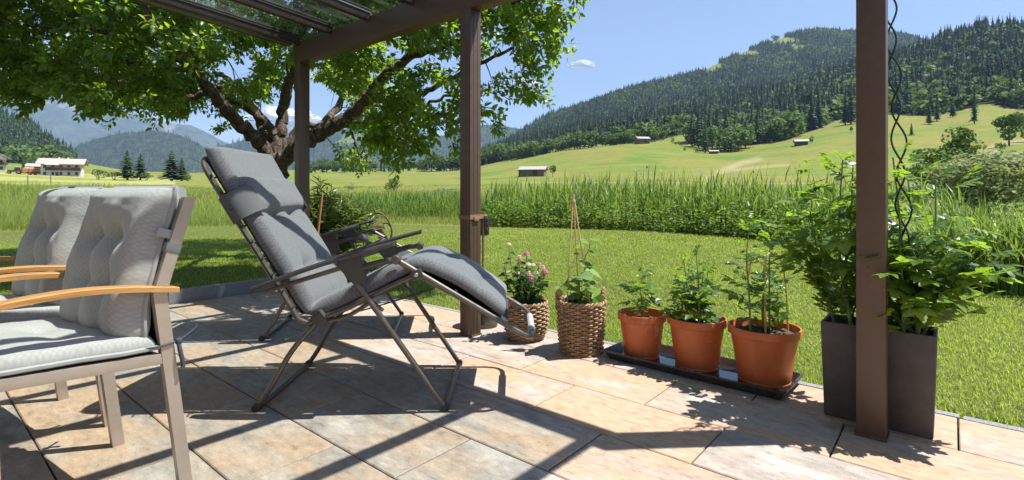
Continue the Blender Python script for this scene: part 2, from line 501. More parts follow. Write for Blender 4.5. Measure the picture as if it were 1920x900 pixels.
# ------------------------------------------------------------------ terrain (metres; surveyed profiles along sight lines)
# px column : [(distance, image row of the ground there)] up to the ridge, then falling away behind it
PROF = {
 -900: [(25, 395), (40, 352), (100, 330), (200, 310), (400, 270), (700, 190), (850, 185), (1200, 230), (3000, 330)],
 -300: [(25, 395), (40, 354), (100, 333), (200, 316), (400, 290), (700, 200), (850, 196), (1200, 240), (3000, 335)],
 0: [(25, 395), (45, 352), (100, 339), (200, 323), (400, 306), (700, 232), (800, 228), (1100, 265), (3000, 343)],
 60: [(25, 395), (45, 353), (100, 340), (200, 326), (400, 310), (700, 256), (800, 252), (1100, 285), (3000, 344)],
 120: [(25, 395), (45, 353), (100, 341), (200, 328), (400, 318), (700, 298), (800, 297), (1100, 318), (3000, 345)],
 250: [(25, 396), (45, 355), (100, 344), (200, 331), (400, 325), (900, 326), (3000, 347)],
 400: [(25, 400), (60, 354), (100, 347), (200, 337), (400, 329), (900, 328), (3000, 348)],
 560: [(25, 402), (60, 354), (200, 342), (450, 326), (900, 325), (3000, 348)],
 700: [(25, 402), (60, 352), (200, 341), (450, 323), (900, 322), (3000, 348)],
 850: [(25, 401), (60, 350), (200, 338), (500, 319), (900, 318), (1500, 320), (3000, 345)],
 920: [(25, 400), (60, 349), (165, 335), (450, 308), (900, 296), (1400, 288), (1700, 300), (3000, 345)],
 960: [(25, 400), (60, 349), (165, 333), (420, 301), (700, 290), (1100, 276), (1500, 266), (1900, 300), (3000, 345)],
 1040: [(25, 399), (60, 349), (165, 329), (380, 288), (700, 270), (1100, 245), (1500, 219), (1900, 250), (3000, 340)],
 1100: [(25, 399), (60, 349), (165, 325), (370, 279), (700, 258), (1100, 228), (1550, 202), (2000, 240), (3500, 340)],
 1200: [(25, 399), (60, 348.5), (165, 319), (350, 271), (700, 242), (1100, 206), (1650, 170), (2200, 220), (3500, 330)],
 1290: [(25, 399), (60, 348), (165, 316), (300, 283), (400, 252), (700, 226), (1100, 190), (1700, 153), (2200, 200), (3500, 320)],
 1350: [(25, 399), (60, 348), (165, 317), (270, 293), (400, 258), (700, 214), (1100, 172), (1750, 129), (2300, 180), (3500, 310)],
 1440: [(25, 398), (60, 347), (165, 316), (330, 268), (500, 228), (750, 182), (900, 180), (1300, 138), (1850, 89), (2400, 150), (3500, 310)],
 1540: [(25, 397), (60, 346), (165, 308), (340, 244), (500, 206), (750, 158), (880, 157), (1300, 112), (1950, 72), (2500, 140), (3500, 310)],
 1600: [(25, 397), (60, 345), (165, 304), (340, 232), (500, 190), (750, 136), (880, 138), (1400, 102), (2050, 75), (2600, 140), (3500, 310)],
 1680: [(25, 396), (60, 342), (140, 308), (340, 220), (500, 168), (750, 119), (880, 124), (1500, 96), (2050, 75), (2600, 140), (3500, 310)],
 1760: [(25, 395), (60, 338), (140, 302), (340, 217), (500, 158), (750, 86), (880, 92), (1500, 104), (2050, 98), (2600, 160), (3500, 310)],
 1840: [(25, 394), (60, 334), (140, 288), (340, 206), (500, 140), (750, 66), (880, 74), (1500, 130), (2050, 130), (3500, 310)],
 1920: [(25, 393), (60, 330), (140, 276), (310, 212), (500, 132), (750, 60), (880, 70), (1500, 150), (3500, 310)],
 2250: [(25, 390), (60, 322), (140, 262), (310, 190), (500, 115), (750, 40), (880, 60), (1500, 170), (3500, 310)],
 2900: [(25, 388), (60, 318), (140, 258), (310, 190), (500, 120), (750, 60), (880, 80), (1500, 190), (3500, 310)],
}
def pchip(x, y, xq):
    x = np.asarray(x, float); y = np.asarray(y, float); h = np.diff(x); d = np.diff(y) / h
    m = np.zeros(len(x))
    for i in range(1, len(x) - 1):
        if d[i - 1] * d[i] > 0:
            w1 = 2 * h[i] + h[i - 1]; w2 = h[i] + 2 * h[i - 1]; m[i] = (w1 + w2) / (w1 / d[i - 1] + w2 / d[i])
    m[0] = d[0]; m[-1] = d[-1]
    xq = np.clip(xq, x[0], x[-1]); i = np.clip(np.searchsorted(x, xq) - 1, 0, len(x) - 2)
    t = (xq - x[i]) / h[i]
    return (y[i] * (1 + 2 * t) * (1 - t) ** 2 + m[i] * h[i] * t * (1 - t) ** 2 + y[i + 1] * t * t * (3 - 2 * t) + m[i + 1] * h[i] * t * t * (t - 1))
PXS = np.array(sorted(PROF)); LGY = np.linspace(math.log(10), math.log(9000), 260)
TAB0 = []
for p in PXS:
    pts = [(10, 360), (14, 0)] + PROF[p]
    Ys = [10, 15]; Zs = [0.0, 0.0]
    for (Y, py) in PROF[p]:
        Ys.append(Y); Zs.append(EYE - (py - HZ) / FPX * Y)
    Ys.append(9000); Zs.append(Zs[-1])
    TAB0.append(pchip(np.log(Ys), Zs, LGY))
TAB0 = np.array(TAB0)
PXG = np.linspace(PXS[0], PXS[-1], 381)
TAB = np.stack([pchip(PXS, TAB0[:, j], PXG) for j in range(len(LGY))], 1)
def hz(X, Y):
    """ground height"""
    X = np.asarray(X, float); Y = np.asarray(Y, float)
    r = np.hypot(X, Y); th = np.arctan2(X, Y)
    lim = R(62)
    tc = np.clip(th, -lim, lim)
    px = np.clip(960 + FPX * np.tan(tc), PXG[0], PXG[-1])
    Yd = np.maximum(r * np.cos(tc), 10)
    fi = (px - PXG[0]) / (PXG[1] - PXG[0]); fj = np.clip((np.log(Yd) - LGY[0]) / (LGY[1] - LGY[0]), 0, len(LGY) - 1.001)
    i = np.clip(fi.astype(int), 0, len(PXG) - 2); j = fj.astype(int); a = fi - i; b = fj - j
    z = TAB[i, j] * (1 - a) * (1 - b) + TAB[i + 1, j] * a * (1 - b) + TAB[i, j + 1] * (1 - a) * b + TAB[i + 1, j + 1] * a * b
    back = np.clip((np.abs(th) - lim) / R(50), 0, 1); back = back * back * (3 - 2 * back)
    z = z * (1 - back)
    far = np.clip((r - 120) / 300, 0, 1)
    z = z + far * (fbm(X / 90, Y / 90, 4, 3) - .5) * 5 * np.clip(r / 500, 0, 2)
    mid = np.clip((r - 40) / 80, 0, 1)
    z = z + mid * (fbm(X / 28, Y / 28, 3, 5) - .5) * 1.7
    # raised lawn beyond the left kerb
    u = X * U[0] + Y * U[1]
    k = np.clip((u - 5.5) / .12, 0, 1) * np.clip((12 - r) / 4, 0, 1) * np.clip((6.5 - (X * V[0] + Y * V[1])) / 3, 0, 1)
    return z + k * .10
def hz1(x, y): return float(hz(np.array([x]), np.array([y]))[0])

# lawn edge: inside this line the grass is mown
EDGE = np.array([(-40, 9), (-20, 12.2), (-13.3, 13.6), (-7.7, 15.7), (-3.8, 16.9), (-1, 15.7), (3.5, 14.2), (5.2, 12.3), (5.9, 10.5), (5.2, 7.6), (4.4, 5.75), (5.4, 4.7), (8.5, 3.6), (30, 1)])
def inside_lawn(X, Y):
    ang = np.arctan2(X, Y + 3); ea = np.arctan2(EDGE[:, 0], EDGE[:, 1] + 3); er = np.hypot(EDGE[:, 0], EDGE[:, 1] + 3)
    return np.hypot(X, Y + 3) - np.interp(ang, ea, er)       # negative inside
def patio_sd(X, Y):
    u = X * U[0] + Y * U[1]; v = X * V[0] + Y * V[1]
    return np.maximum(u - 5.62, v - 3.25)                     # negative on the patio
YTOP_PX = np.array([-900, -300, 0, 60, 120, 250, 560, 850, 920, 960, 1040, 1100, 1200, 1250, 1290, 1340, 1400, 1440, 1490, 1540, 1575, 1600, 1680, 1740, 1790, 1850, 1920, 2250, 2900])
YTOP_D = np.array([330, 340, 380, 400, 420, 2500, 2500, 560, 470, 430, 390, 375, 362, 372, 400, 380, 330, 335, 345, 365, 395, 392, 368, 352, 362, 368, 330, 310, 310])
CLEAR = [(1115, 277, 42, 7), (1045, 283, 26, 5), (1225, 211, 26, 5), (1345, 228, 20, 7), (1330, 126, 26, 10), (1400, 100, 26, 6), (1462, 76, 34, 6), (975, 268, 20, 5), (1170, 262, 18, 4), (1500, 88, 20, 4)]
def img(X, Y, Z): return 960 + FPX * X / Y, HZ + (EYE - Z) * FPX / Y
def forest_mask(X, Y, Z):
    px, py = img(X, Y, Z)
    d = np.interp(px, YTOP_PX, YTOP_D)
    m = Y > d * (1 + .035 * (fbm(px / 30, np.zeros_like(px), 2, 9) - .5))
    for cx, cy, a, b in CLEAR: m &= ((px - cx) / a) ** 2 + ((py - cy) / b) ** 2 > 1 + .8 * (vnoise(px / 9, py / 5, 4) - .5)
    return m & (Y < 2300)

def ground_mat():
    m, N, L, b = new_mat('grass_ground')
    g = N.new('ShaderNodeNewGeometry').outputs['Position']
    def A(n):
        a = N.new('ShaderNodeAttribute'); a.attribute_name = n; return a.outputs['Fac']
    n1 = noise(N, L, stretch(N, L, g, (1, 1, 1)), .035, 5, .6, .6)
    n2 = noise(N, L, stretch(N, L, g, (1, 2.2, 1)), .45, 5, .65)
    n3 = noise(N, L, g, 18, 4, .7)
    mead = ramp(N, L, n1, [(.3, (.088, .150, .024)), (.44, (.125, .165, .030)), (.56, (.175, .168, .044)), (.66, (.16, .165, .04)), (.8, (.105, .158, .027))])
    mead = mix(N, L, .8, mead, ramp(N, L, n2, [(.3, (.72, .76, .7)), (.7, (1.2, 1.17, 1.1))]), 'MULTIPLY')
    n4 = noise(N, L, stretch(N, L, g, (1, 2.6, 1)), .11, 6, .7)
    mead = mix(N, L, .7, mead, ramp(N, L, n4, [(.32, (.76, .84, .72)), (.66, (1.2, 1.12, 1.15))]), 'MULTIPLY')
    lawn = ramp(N, L, n3, [(.3, (.035, .045, .012)), (.7, (.13, .15, .04))])
    forest = ramp(N, L, n2, [(.3, (.022, .035, .016)), (.7, (.05, .07, .03))])
    dirt = ramp(N, L, n4, [(.3, (.24, .215, .11)), (.7, (.34, .28, .18))])
    mown = ramp(N, L, n2, [(.3, (.20, .225, .06)), (.7, (.30, .29, .10))])
    c = mix(N, L, A('lawn'), mead, lawn)
    c = mix(N, L, A('mown'), c, mown)
    c = mix(N, L, A('dirt'), c, dirt)
    c = mix(N, L, A('forest'), c, forest)
    L.new(c, b.inputs['Base Color']); b.inputs['Roughness'].default_value = .9; b.inputs['Specular IOR Level'].default_value = .1
    bump(N, L, b, math_n(N, L, 'ADD', n3, n2), .4, .03)
    return m
M['ground'] = ground_mat()

def seg_dist(px, py, pts):
    d = np.full_like(px, 1e9)
    for (x0, y0), (x1, y1) in zip(pts[:-1], pts[1:]):
        t = np.clip(((px - x0) * (x1 - x0) + (py - y0) * (y1 - y0)) / ((x1 - x0) ** 2 + (y1 - y0) ** 2), 0, 1)
        d = np.minimum(d, np.hypot(px - x0 - t * (x1 - x0), (py - y0 - t * (y1 - y0))))
    return d
def ground_sheet(name, th, rr):
    T, Rr = np.meshgrid(th, rr, indexing='ij')
    X = Rr * np.sin(T); Y = Rr * np.cos(T); Z = hz(X, Y)
    near = np.clip((16 - Rr) / 3, 0, 1)
    Z = Z - .025 * near - .055 * (patio_sd(X, Y) < .04) * near
    n, k = T.shape
    i = (np.arange(n - 1)[:, None] * k + np.arange(k - 1)[None]).ravel()
    F = np.stack([i, i + k, i + k + 1, i + 1], 1)
    Yp = np.maximum(Y, 1)
    px, py = img(X, Yp, Z)
    fr = Y > 5
    lawn = np.clip(.5 - inside_lawn(X, Y) / .6, 0, 1)
    fo = forest_mask(X, Yp, Z) & fr
    dirt = np.zeros_like(X)
    # bare track and worn earth on the slope: a patch near (60 m, 140 m) and a lane along the valley
    tri = seg_dist(px, py * 2.2, [(1350, 322 * 2.2), (1390, 306 * 2.2), (1420, 299 * 2.2)]); dirt = np.maximum(dirt, np.clip(1.5 - tri / 9, 0, 1) * .6)
    ln = seg_dist(px, py * 2.2, [(1325, 333 * 2.2), (1352, 322 * 2.2), (1400, 316 * 2.2), (1480, 309 * 2.2)]); dirt = np.maximum(dirt, np.clip(1.3 - ln / 6, 0, 1) * .45)
    ln = seg_dist(px, py * 3, [(985, 342 * 3), (1200, 342.5 * 3), (1520, 344 * 3)]); dirt = np.maximum(dirt, np.clip(1 - ln / 5, 0, 1) * .55)
    ln = seg_dist(px, py * 2, [(1840, 285 * 2), (1868, 272 * 2), (1930, 262 * 2)]); dirt = np.maximum(dirt, np.clip(1.2 - ln / 9, 0, 1) * .6)
    dirt *= fr & (Y > 60) & (Y < 260) & (px > 960) & (py > 255)
    mown = (fr & (px < 330) & (Y > 50) & (Y < 240)).astype(float) * (.35 + .65 * (np.sin(Y / 7 + X / 25 + 2 * fbm(X / 40, Y / 40, 2)) > .1))
    me = np_mesh(name, np.stack([X, Y, Z], -1).reshape(-1, 3), F, smooth=True,
                 extra={'lawn': lawn.ravel(), 'forest': fo.astype(float).ravel(), 'dirt': dirt.ravel(), 'mown': mown.ravel()})
    return link(name, me, M['ground'])
th_all = np.unique(np.concatenate([np.linspace(-PI, -R(50), 60), np.linspace(-R(50), R(50), 620), np.linspace(R(50), PI, 60)]))
th_near = np.unique(np.concatenate([np.linspace(-PI, -R(60), 60), np.linspace(-R(60), R(60), 360), np.linspace(R(60), PI, 60)]))
tag(ground_sheet('lawn', th_near, np.linspace(0.02, 14, 130)), kind='structure')
tag(ground_sheet('meadow', th_all, np.geomspace(14, 9000, 330)), kind='structure')

# ------------------------------------------------------------------ distant mountains
def ridge_mat(name, lo, hi, rock, sc, rlo=.5, meadow=None):
    m, N, L, b = new_mat(name)
    g = N.new('ShaderNodeNewGeometry').outputs['Position']
    at_ = N.new('ShaderNodeAttribute'); at_.attribute_name = 'alt'
    n = noise(N, L, g, sc, 8, .75); n2 = noise(N, L, g, sc * .09, 7, .68, .8)
    c = ramp(N, L, n, [(.36, lo), (.62, hi)])
    f = math_n(N, L, 'ADD', math_n(N, L, 'MULTIPLY', at_.outputs['Fac'], .55), math_n(N, L, 'MULTIPLY', n2, .8))
    mr = N.new('ShaderNodeMapRange'); mr.inputs[1].default_value = rlo + .22; mr.inputs[2].default_value = rlo + .30; L.new(f, mr.inputs[0])
    c = mix(N, L, mr.outputs[0], c, mix(N, L, n, tuple(x * .6 for x in rock), rock))
    if meadow is not None:
        m3 = noise(N, L, g, sc * .055, 4, .5); mr = N.new('ShaderNodeMapRange'); mr.inputs[1].default_value = .60; mr.inputs[2].default_value = .62; L.new(m3, mr.inputs[0])
        c = mix(N, L, mr.outputs[0], c, meadow)
    L.new(c, b.inputs['Base Color']); b.inputs['Roughness'].default_value = .95; b.inputs['Specular IOR Level'].default_value = .05
    bump(N, L, b, n, 1.0, 14); return m
def ridged(x, y, o, s):
    a = 0; w = .5; t = 0
    for i in range(o):
        a = a + (1 - np.abs(2 * vnoise(x * 2.03 ** i + 17 * i, y * 2.03 ** i, s + i) - 1)) ** 1.7 * w; t += w; w *= .52
    return a / t
MOUNT = []
def mountain(name, pts, D, w, mat, seed, rough, nx=420, ns=110):
    """pts: [(px, skyline row)] seen at distance D; w: half width of the massif"""
    px = np.linspace(pts[0][0], pts[-1][0], nx); sy = pchip([p[0] for p in pts], [p[1] for p in pts], px)
    ridge = EYE - (sy - HZ) / FPX * D
    s = np.linspace(-1, 1, ns)
    PX, S = np.meshgrid(px, s, indexing='ij')
    Y = D + S * w; X = (PX - 960) / FPX * D * (1 + S * w / D * .6)
    prof = (1 - np.abs(S) ** .95)
    k = w * .42
    rg = ridged(X / k, Y / (k * 1.5), 6, seed)
    Z = 5 + (ridge[:, None] - 5) * prof * (1 - rough * 1.5 * (1 - rg) * np.minimum(1, np.abs(S) * 2.2 + .08)) + (ridged(X / (k * .22), Y / (k * .22), 4, seed + 5) - .5) * rough * .12 * ridge[:, None] * prof ** .3
    n, k_ = PX.shape
    i = (np.arange(n - 1)[:, None] * k_ + np.arange(k_ - 1)[None]).ravel()
    alt = Z / max(1, ridge.max())
    me = np_mesh(name, np.stack([X, Y, Z], -1).reshape(-1, 3), np.stack([i, i + k_, i + k_ + 1, i + 1], 1), smooth=True, extra={'alt': alt.ravel()})
    MOUNT.append((X, Y, Z, S))
    return tag(link(name, me, mat), kind='structure')
mat_rock = ridge_mat('far_rock', (.02, .035, .025), (.075, .095, .055), (.34, .335, .32), .010, .46)
mat_wood = ridge_mat('far_forest', (.012, .024, .014), (.06, .08, .04), (.12, .14, .09), .035, .9)
mat_wood2 = ridge_mat('far_forest_meadow', (.012, .026, .016), (.06, .085, .04), (.25, .25, .22), .03, .75, (.13, .18, .055))
mountain('mountain', [(-560, 120), (-400, 60), (-120, 66), (-40, 100), (20, 112), (80, 146), (150, 168), (190, 196), (230, 203), (300, 222), (360, 232), (430, 268), (520, 300)], 6000, 2300, mat_rock, 21, .34)
mountain('mountain', [(300, 306), (370, 280), (450, 262), (500, 236), (540, 246), (580, 252), (640, 240), (690, 232), (730, 226), (770, 240), (830, 250), (880, 236), (925, 230), (990, 238), (1060, 250), (1180, 290)], 3600, 1250, mat_wood2, 31, .26)
mountain('mountain', [(-60, 318), (60, 296), (130, 280), (190, 256), (240, 246), (280, 243), (320, 247), (362, 262), (400, 290), (450, 318)], 2500, 620, mat_wood, 41, .22)

# ------------------------------------------------------------------ tree makers for the hillside
def conifer(seed, whorls=9, fr=7, rad=.17, full=True):
    r = np.random.default_rng(seed); Vt = []; F = []; rn = []
    for w in range(whorls):
        t = w / (whorls - 1); z = .07 + .88 * t
        R0 = rad * (1 - t * .93) ** .85 * r.uniform(.85, 1.12)
        for k in range(fr if t < .8 else max(4, fr - 2)):
            a = 2 * PI * (k + r.uniform(-.3, .3)) / fr + w * .7
            rr = R0 * r.uniform(.75, 1.2); h = .88 / whorls * 1.5
            da = PI / fr * r.uniform(.8, 1.25)
            i = len(Vt)
            Vt += [(0, 0, z + h), (rr * .72 * math.cos(a - da), rr * .72 * math.sin(a - da), z + h * .1), (rr * math.cos(a), rr * math.sin(a), z - h * .15), (rr * .72 * math.cos(a + da), rr * .72 * math.sin(a + da), z + h * .1)]
            F += [(i, i + 1, i + 2), (i, i + 2, i + 3)]
            rn += [r.uniform(.0, .75)] * 4
    return np.array(Vt), np.array(F), np.array(rn)
def blob_tree(seed, n=60, lumps=6, leaf=.2, squash=1.0, low=.18, spread=.36):
    """unit-height broadleaf crown: leaf clumps spread over several lobes, rnd rises with the clump"""
    r = np.random.default_rng(seed)
    c = np.stack([r.uniform(-spread * .55, spread * .55, lumps), r.uniform(-spread * .55, spread * .55, lumps), r.uniform(low + .22, .80, lumps)], 1)
    c[0] = (0, 0, .55)
    s = r.uniform(.16, .26, lumps); s[0] = .3
    k = r.integers(0, lumps, n); d = rdir(n, r); d[:, 2] = d[:, 2] * .9 + .1
    p = c[k] + d * (s[k] * r.uniform(.72, 1.05, n) ** .5)[:, None] * np.array([1, 1, .85])
    p[:, 2] = np.maximum(p[:, 2], low * .6)
    p[:, :2] *= squash
    nrm = unit(d + r.normal(size=(n, 3)) * .45)
    Mx = frames(unit(np.cross(nrm, rdir(n, r))), nrm, leaf * r.uniform(.6, 1.2, n), leaf * r.uniform(.5, 1.0, n))
    TV = np.array([(-.5, -.2, 0), (-.1, -.5, .05), (.5, -.1, -.08), (.25, .45, 0), (-.3, .4, .06)]); TF = np.array([(0, 1, 2), (0, 2, 3), (0, 3, 4)])
    return inst(TV, TF, Mx, p, np.clip(r.uniform(0, .9, n), 0, .98))
def trunk_mesh(name, h=.5, r0=.03, seed=0):
    mb = MB(); r = random.Random(seed)
    mb.tube([(0, 0, -.03), (0, 0, 0), (r.uniform(-.01, .01), r.uniform(-.01, .01), h * .5), (r.uniform(-.02, .02), r.uniform(-.02, .02), h)], [r0 * 1.5, r0 * 1.2, r0 * .9, r0 * .4], 7)
    if h > .35:
        for k in range(4):
            a = k * 1.7 + r.uniform(-.4, .4)
            mb.tube([(0, 0, h * (.45 + .1 * k)), (math.cos(a) * .1, math.sin(a) * .1, h * (.6 + .1 * k)), (math.cos(a) * .22, math.sin(a) * .22, h * (.85 + .08 * k))], [r0 * .5, r0 * .35, r0 * .15], 5)
    return mb.mesh(name)
CON_LO = [conifer(100 + i, 5 + i % 3, 5, .13 + .025 * (i % 4)) for i in range(7)]
BRO_LO = [blob_tree(200 + i, 34, 5, .30, low=.02) for i in range(4)]
con_hi = []; bro_hi = []
for i in range(6):
    Vt, F, rn = conifer(300 + i, 15, 9, .15 + .022 * (i % 3)); con_hi.append(np_mesh('spruce_crown', Vt, F, rn)); con_hi[-1].materials.append(M['spruce'])
for i in range(6):
    Vt, F, rn = blob_tree(400 + i, 360, 11, .115, low=.0); bro_hi.append(np_mesh('broadleaf_crown', Vt, F, rn)); bro_hi[-1].materials.append(M['broad'])
tr_con = trunk_mesh('spruce_trunk', .3, .014, 1); tr_con.materials.append(M['bark_far'])
tr_bro = trunk_mesh('broadleaf_trunk', .55, .022, 2); tr_bro.materials.append(M['bark_far'])
def wild_tree(name, X, Y, H, kind, label, group=None, wide=1.0, i=None, crown=None, mat=None, sink=.0):
    o = root(name, label, 'tree' if kind != 'bush' else 'bush', (X, Y, hz1(X, Y) - (sink + (.10 if kind == 'bro' else 0)) * H), rng.uniform(0, 6.28), group)
    o.scale = (H * wide, H * wide, H)
    k = int(rng.integers(0, 6)) if i is None else i
    me = crown or (con_hi[k] if kind == 'con' else bro_hi[k])
    link('crown', me, None, o)
    if kind != 'bush': link('trunk', tr_con if kind == 'con' else tr_bro, None, o)
    return o

# ------------------------------------------------------------------ the forests of the hillside
cand = []
Yr = 320.
while Yr < 2150:
    st = 5.2 + .0023 * Yr
    t0, t1 = -1.06, 1.06
    n = int((t1 - t0) * Yr / st)
    t = np.linspace(t0, t1, n) + rng.uniform(-.5, .5, n) * (t1 - t0) / n
    Y = Yr + rng.uniform(-.5, .5, n) * st
    cand.append(np.stack([t * Y, Y], 1)); Yr += st
cand = np.concatenate(cand)
X, Y = cand[:, 0], cand[:, 1]; Z = hz(X, Y)
px, py = img(X, Y, Z)
ok = forest_mask(X, Y, Z) & (((px > 880) & (py < 330)) | (px < 150))
ok &= rng.uniform(size=len(X)) < .93
ok &= ~((px < 150) & (Y > 950))
# drop what lies behind a ridge
hid = np.zeros(len(X), bool)
for f in np.linspace(.25, .97, 22):
    Z2 = hz(X * f, Y * f); hid |= (Z2 - EYE) / (Y * f) > (Z - EYE + 16) / Y + .001
ok &= ~hid
X, Y, Z, px, py = (a[ok] for a in (X, Y, Z, px, py))
dtop = np.interp(px, YTOP_PX, YTOP_D)
edge = np.clip(1 - (Y - dtop) / 60, 0, 1)
patch = fbm(X / 70, Y / 110, 3, 17)
broad = rng.uniform(size=len(X)) < np.clip(.20 + .5 * edge * (px < 1300) + .25 * edge + 3.2 * np.clip(patch - .54, 0, 1), 0, .85)
H = np.where(broad, rng.uniform(9, 15, len(X)), rng.uniform(11, 22, len(X)) ) * (1 - .25 * np.clip((Y - 900) / 900, 0, 1))
H *= np.where((edge > .4) & (rng.uniform(size=len(X)) < .3), .62, 1) * rng.choice([.6, .8, .95, 1.05, 1.15], len(X)) * (.70 + .5 * fbm(X / 45, Y / 60, 3, 27))
size = H / Y
order = np.argsort(-size * ((px > -40) & (px < 1960)))
solo = order[:235]
mask = np.ones(len(X), bool); mask[solo] = False
for k in solo:
    zone = 'on the wooded slope above the farmhouses at left' if px[k] < 200 else 'in the hillside forest between the two right-hand posts' if px[k] < 1605 else 'in the hillside forest close right of the right post' if px[k] < 1760 else 'in the hillside forest at the far right'
    row = 'in front' if Y[k] - dtop[k] < 22 else 'further up'
    sz = 'tall' if H[k] > 15 else 'short'
    if broad[k]: wild_tree('broadleaf_tree', X[k], Y[k], H[k], 'bro', f'{sz} leafy tree {zone}, {row}', f'leafy trees {zone}', rng.uniform(.95, 1.25))
    else: wild_tree('spruce_tree', X[k], Y[k], H[k], 'con', f'{sz} dark spruce {zone}, {row}', f'spruces {zone}', rng.uniform(1.15, 1.6))
def forest_stuff(name, sel, templates, mat, wide):
    Vs = []; Fs = []; Rs = []; off = 0
    idx = np.where(sel)[0]; var = rng.integers(0, len(templates), len(idx))
    for v in range(len(templates)):
        ii = idx[var == v]
        if not len(ii): continue
        TV, TF, TR = templates[v]
        a = rng.uniform(0, 6.28, len(ii)); c, s = np.cos(a), np.sin(a); h = H[ii]; w = h * wide * rng.uniform(.85, 1.25, len(ii)); z0 = np.zeros(len(ii))
        Mx = np.stack([np.stack([c * w, s * w, z0], 1), np.stack([-s * w, c * w, z0], 1), np.stack([z0, z0, h], 1)], 2)
        T = np.stack([X[ii], Y[ii], Z[ii] - .3], 1)
        Vt, F, _ = inst(TV, TF, Mx, T, np.zeros(len(ii)))
        Rn = np.clip(np.tile(TR, len(ii)) * .55 + np.repeat(rng.uniform(0, .3, len(ii)) + .9 * (fbm(X[ii] / 60, Y[ii] / 80, 3, 33) - .42), len(TV)), 0, .98)
        Vs.append(Vt); Fs.append(F + off); Rs.append(Rn); off += len(Vt)
    me = np_mesh(name, np.concatenate(Vs), np.concatenate(Fs), np.concatenate(Rs))
    return tag(link(name, me, mat), kind='stuff')
forest_stuff('spruce_forest', mask & ~broad, CON_LO, M['spruce'], 1.7)
forest_stuff('broadleaf_forest', mask & broad, BRO_LO, M['broad'], 1.15)

# forests on the two nearer blue ridges
for q, nt_, hh in ((1, 3800, 26), (2, 2600, 17)):
    Xm, Ym, Zm, Sm = MOUNT[q]
    n_, k_ = Xm.shape; ii = rng.integers(0, n_ - 1, nt_); jj = rng.integers(0, int(k_ * .55), nt_); a_ = rng.uniform(size=nt_); b_ = rng.uniform(size=nt_)
    bl_ = lambda A_: (A_[ii, jj] * (1 - a_) + A_[ii + 1, jj] * a_) * (1 - b_) + (A_[ii, jj + 1] * (1 - a_) + A_[ii + 1, jj + 1] * a_) * b_
    X, Y, Z = bl_(Xm), bl_(Ym), bl_(Zm); H = hh * rng.uniform(.6, 1.2, nt_)
    forest_stuff('mountain_forest', np.ones(nt_, bool), CON_LO, M['spruce'], 1.3)

# ------------------------------------------------------------------ haze: the valley's air
hz_m = bpy.data.materials.new('valley_air'); hz_m.use_nodes = True
hn = hz_m.node_tree.nodes; hl = hz_m.node_tree.links; hn.remove(hn['Principled BSDF'])
pv = hn.new('ShaderNodeVolumePrincipled')
pv.inputs['Color'].default_value = (.44, .63, 1.0, 1)
pv.inputs['Density'].default_value = 0.85e-4
hl.new(pv.outputs[0], hn['Material Output'].inputs['Volume'])
hb = MB(); hb.box((0, 0, 0), (26000, 19000, 2660)); ho = hb.build('haze', hz_m, smooth=False, loc=(0, 0, 1320))
tag(ho, kind='stuff')

# ------------------------------------------------------------------ patio: every slab is its own piece
patio = root('patio', None, None, (0, 0, 0), PATIO_ROT); patio['kind'] = 'structure'
# local frame of the patio: x = -u, y = v
bed = MB(); bed.box((-1.6, 1.0, -.055), (8.0, 4.5, .03)); bed.build('joint_bed', M['joint'], patio)
def slab_mesh(l, w):
    bm = bmesh.new(); bmesh.ops.create_cube(bm, size=1); bmesh.ops.scale(bm, vec=(l, w, .045), verts=bm.verts)
    bmesh.ops.bevel(bm, geom=[e for e in bm.edges if all(v.co.z > 0 for v in e.verts)], offset=.004, segments=1, affect='EDGES')
    me = bpy.data.meshes.new('paving_slab'); bm.to_mesh(me); bm.free(); me.materials.append(M['slab']); return me
SL, SW, GAP = .7931, .40, .0068
full = slab_mesh(SL - GAP, SW - GAP)
cuts = {}
row = 0; v0 = 2.79
while v0 > -.9:
    off = -.02 if row % 2 == 0 else .372
    u = off - SL * 3
    while u < 5.55:
        a, b = max(u, -2.0), min(u + SL, 5.545)
        if b - a > .03:
            if abs(b - a - SL) < .002: me = full
            else:
                key = round(b - a, 3)
                me = cuts.setdefault(key, None) or slab_mesh(b - a - GAP, SW - GAP); cuts[key] = me
            o = link('paving_slab', me, None, patio, (-(a + b) / 2, v0 + .2, -.0225 + random.uniform(-.0012, .0012)))
            o.rotation_euler = (random.uniform(-.0015, .0015), random.uniform(-.001, .001), random.uniform(-.0012, .0012))
        u += SL
    v0 -= .40; row += 1
# kerbs
kb = root('granite_kerb', 'speckled grey granite kerb stones standing proud along the shaded lawn behind the garden chairs', 'kerb', (0, 0, 0), PATIO_ROT)
v = -1.3
while v < 3.2:
    l = min(.98, 3.25 - v)
    mb = MB(); mb.box((0, 0, 0), (.075, l - .006, .24), bev=.008)
    o = mb.build('kerb_stone', M['granite'], kb, (-5.595 + random.uniform(-.003, .003), v + l / 2, .005 + random.uniform(-.004, .004)))
    v += .985
k2 = root('granite_edging', 'flush grey granite edging strip between the paving and the sunny lawn', 'kerb', (0, 0, 0), PATIO_ROT)
u = -2.0
while u < 5.50:
    l = min(.98, 5.545 - u)
    mb = MB(); mb.box((0, 0, 0), (l - .006, .05, .16), bev=.005)
    mb.build('kerb_stone', M['granite'], k2, (-(u + l / 2), 3.222 + random.uniform(-.002, .002), -.081 + random.uniform(-.003, .002)))
    u += .985

# unseen house wall carrying the pergola roof, added and toned to shape the fill
hw = MB(); hw.box((-2.0, -1.98, 1.7), (13, .3, 3.6)); tag(hw.build('house_wall', plain('fill_tone_wall', (.34, .30, .26), (.42, .38, .33), 3, .9), None, smooth=False), 'unseen house wall carrying the rear of the pergola, toned for the fill light', 'wall').rotation_euler = (0, 0, PATIO_ROT)

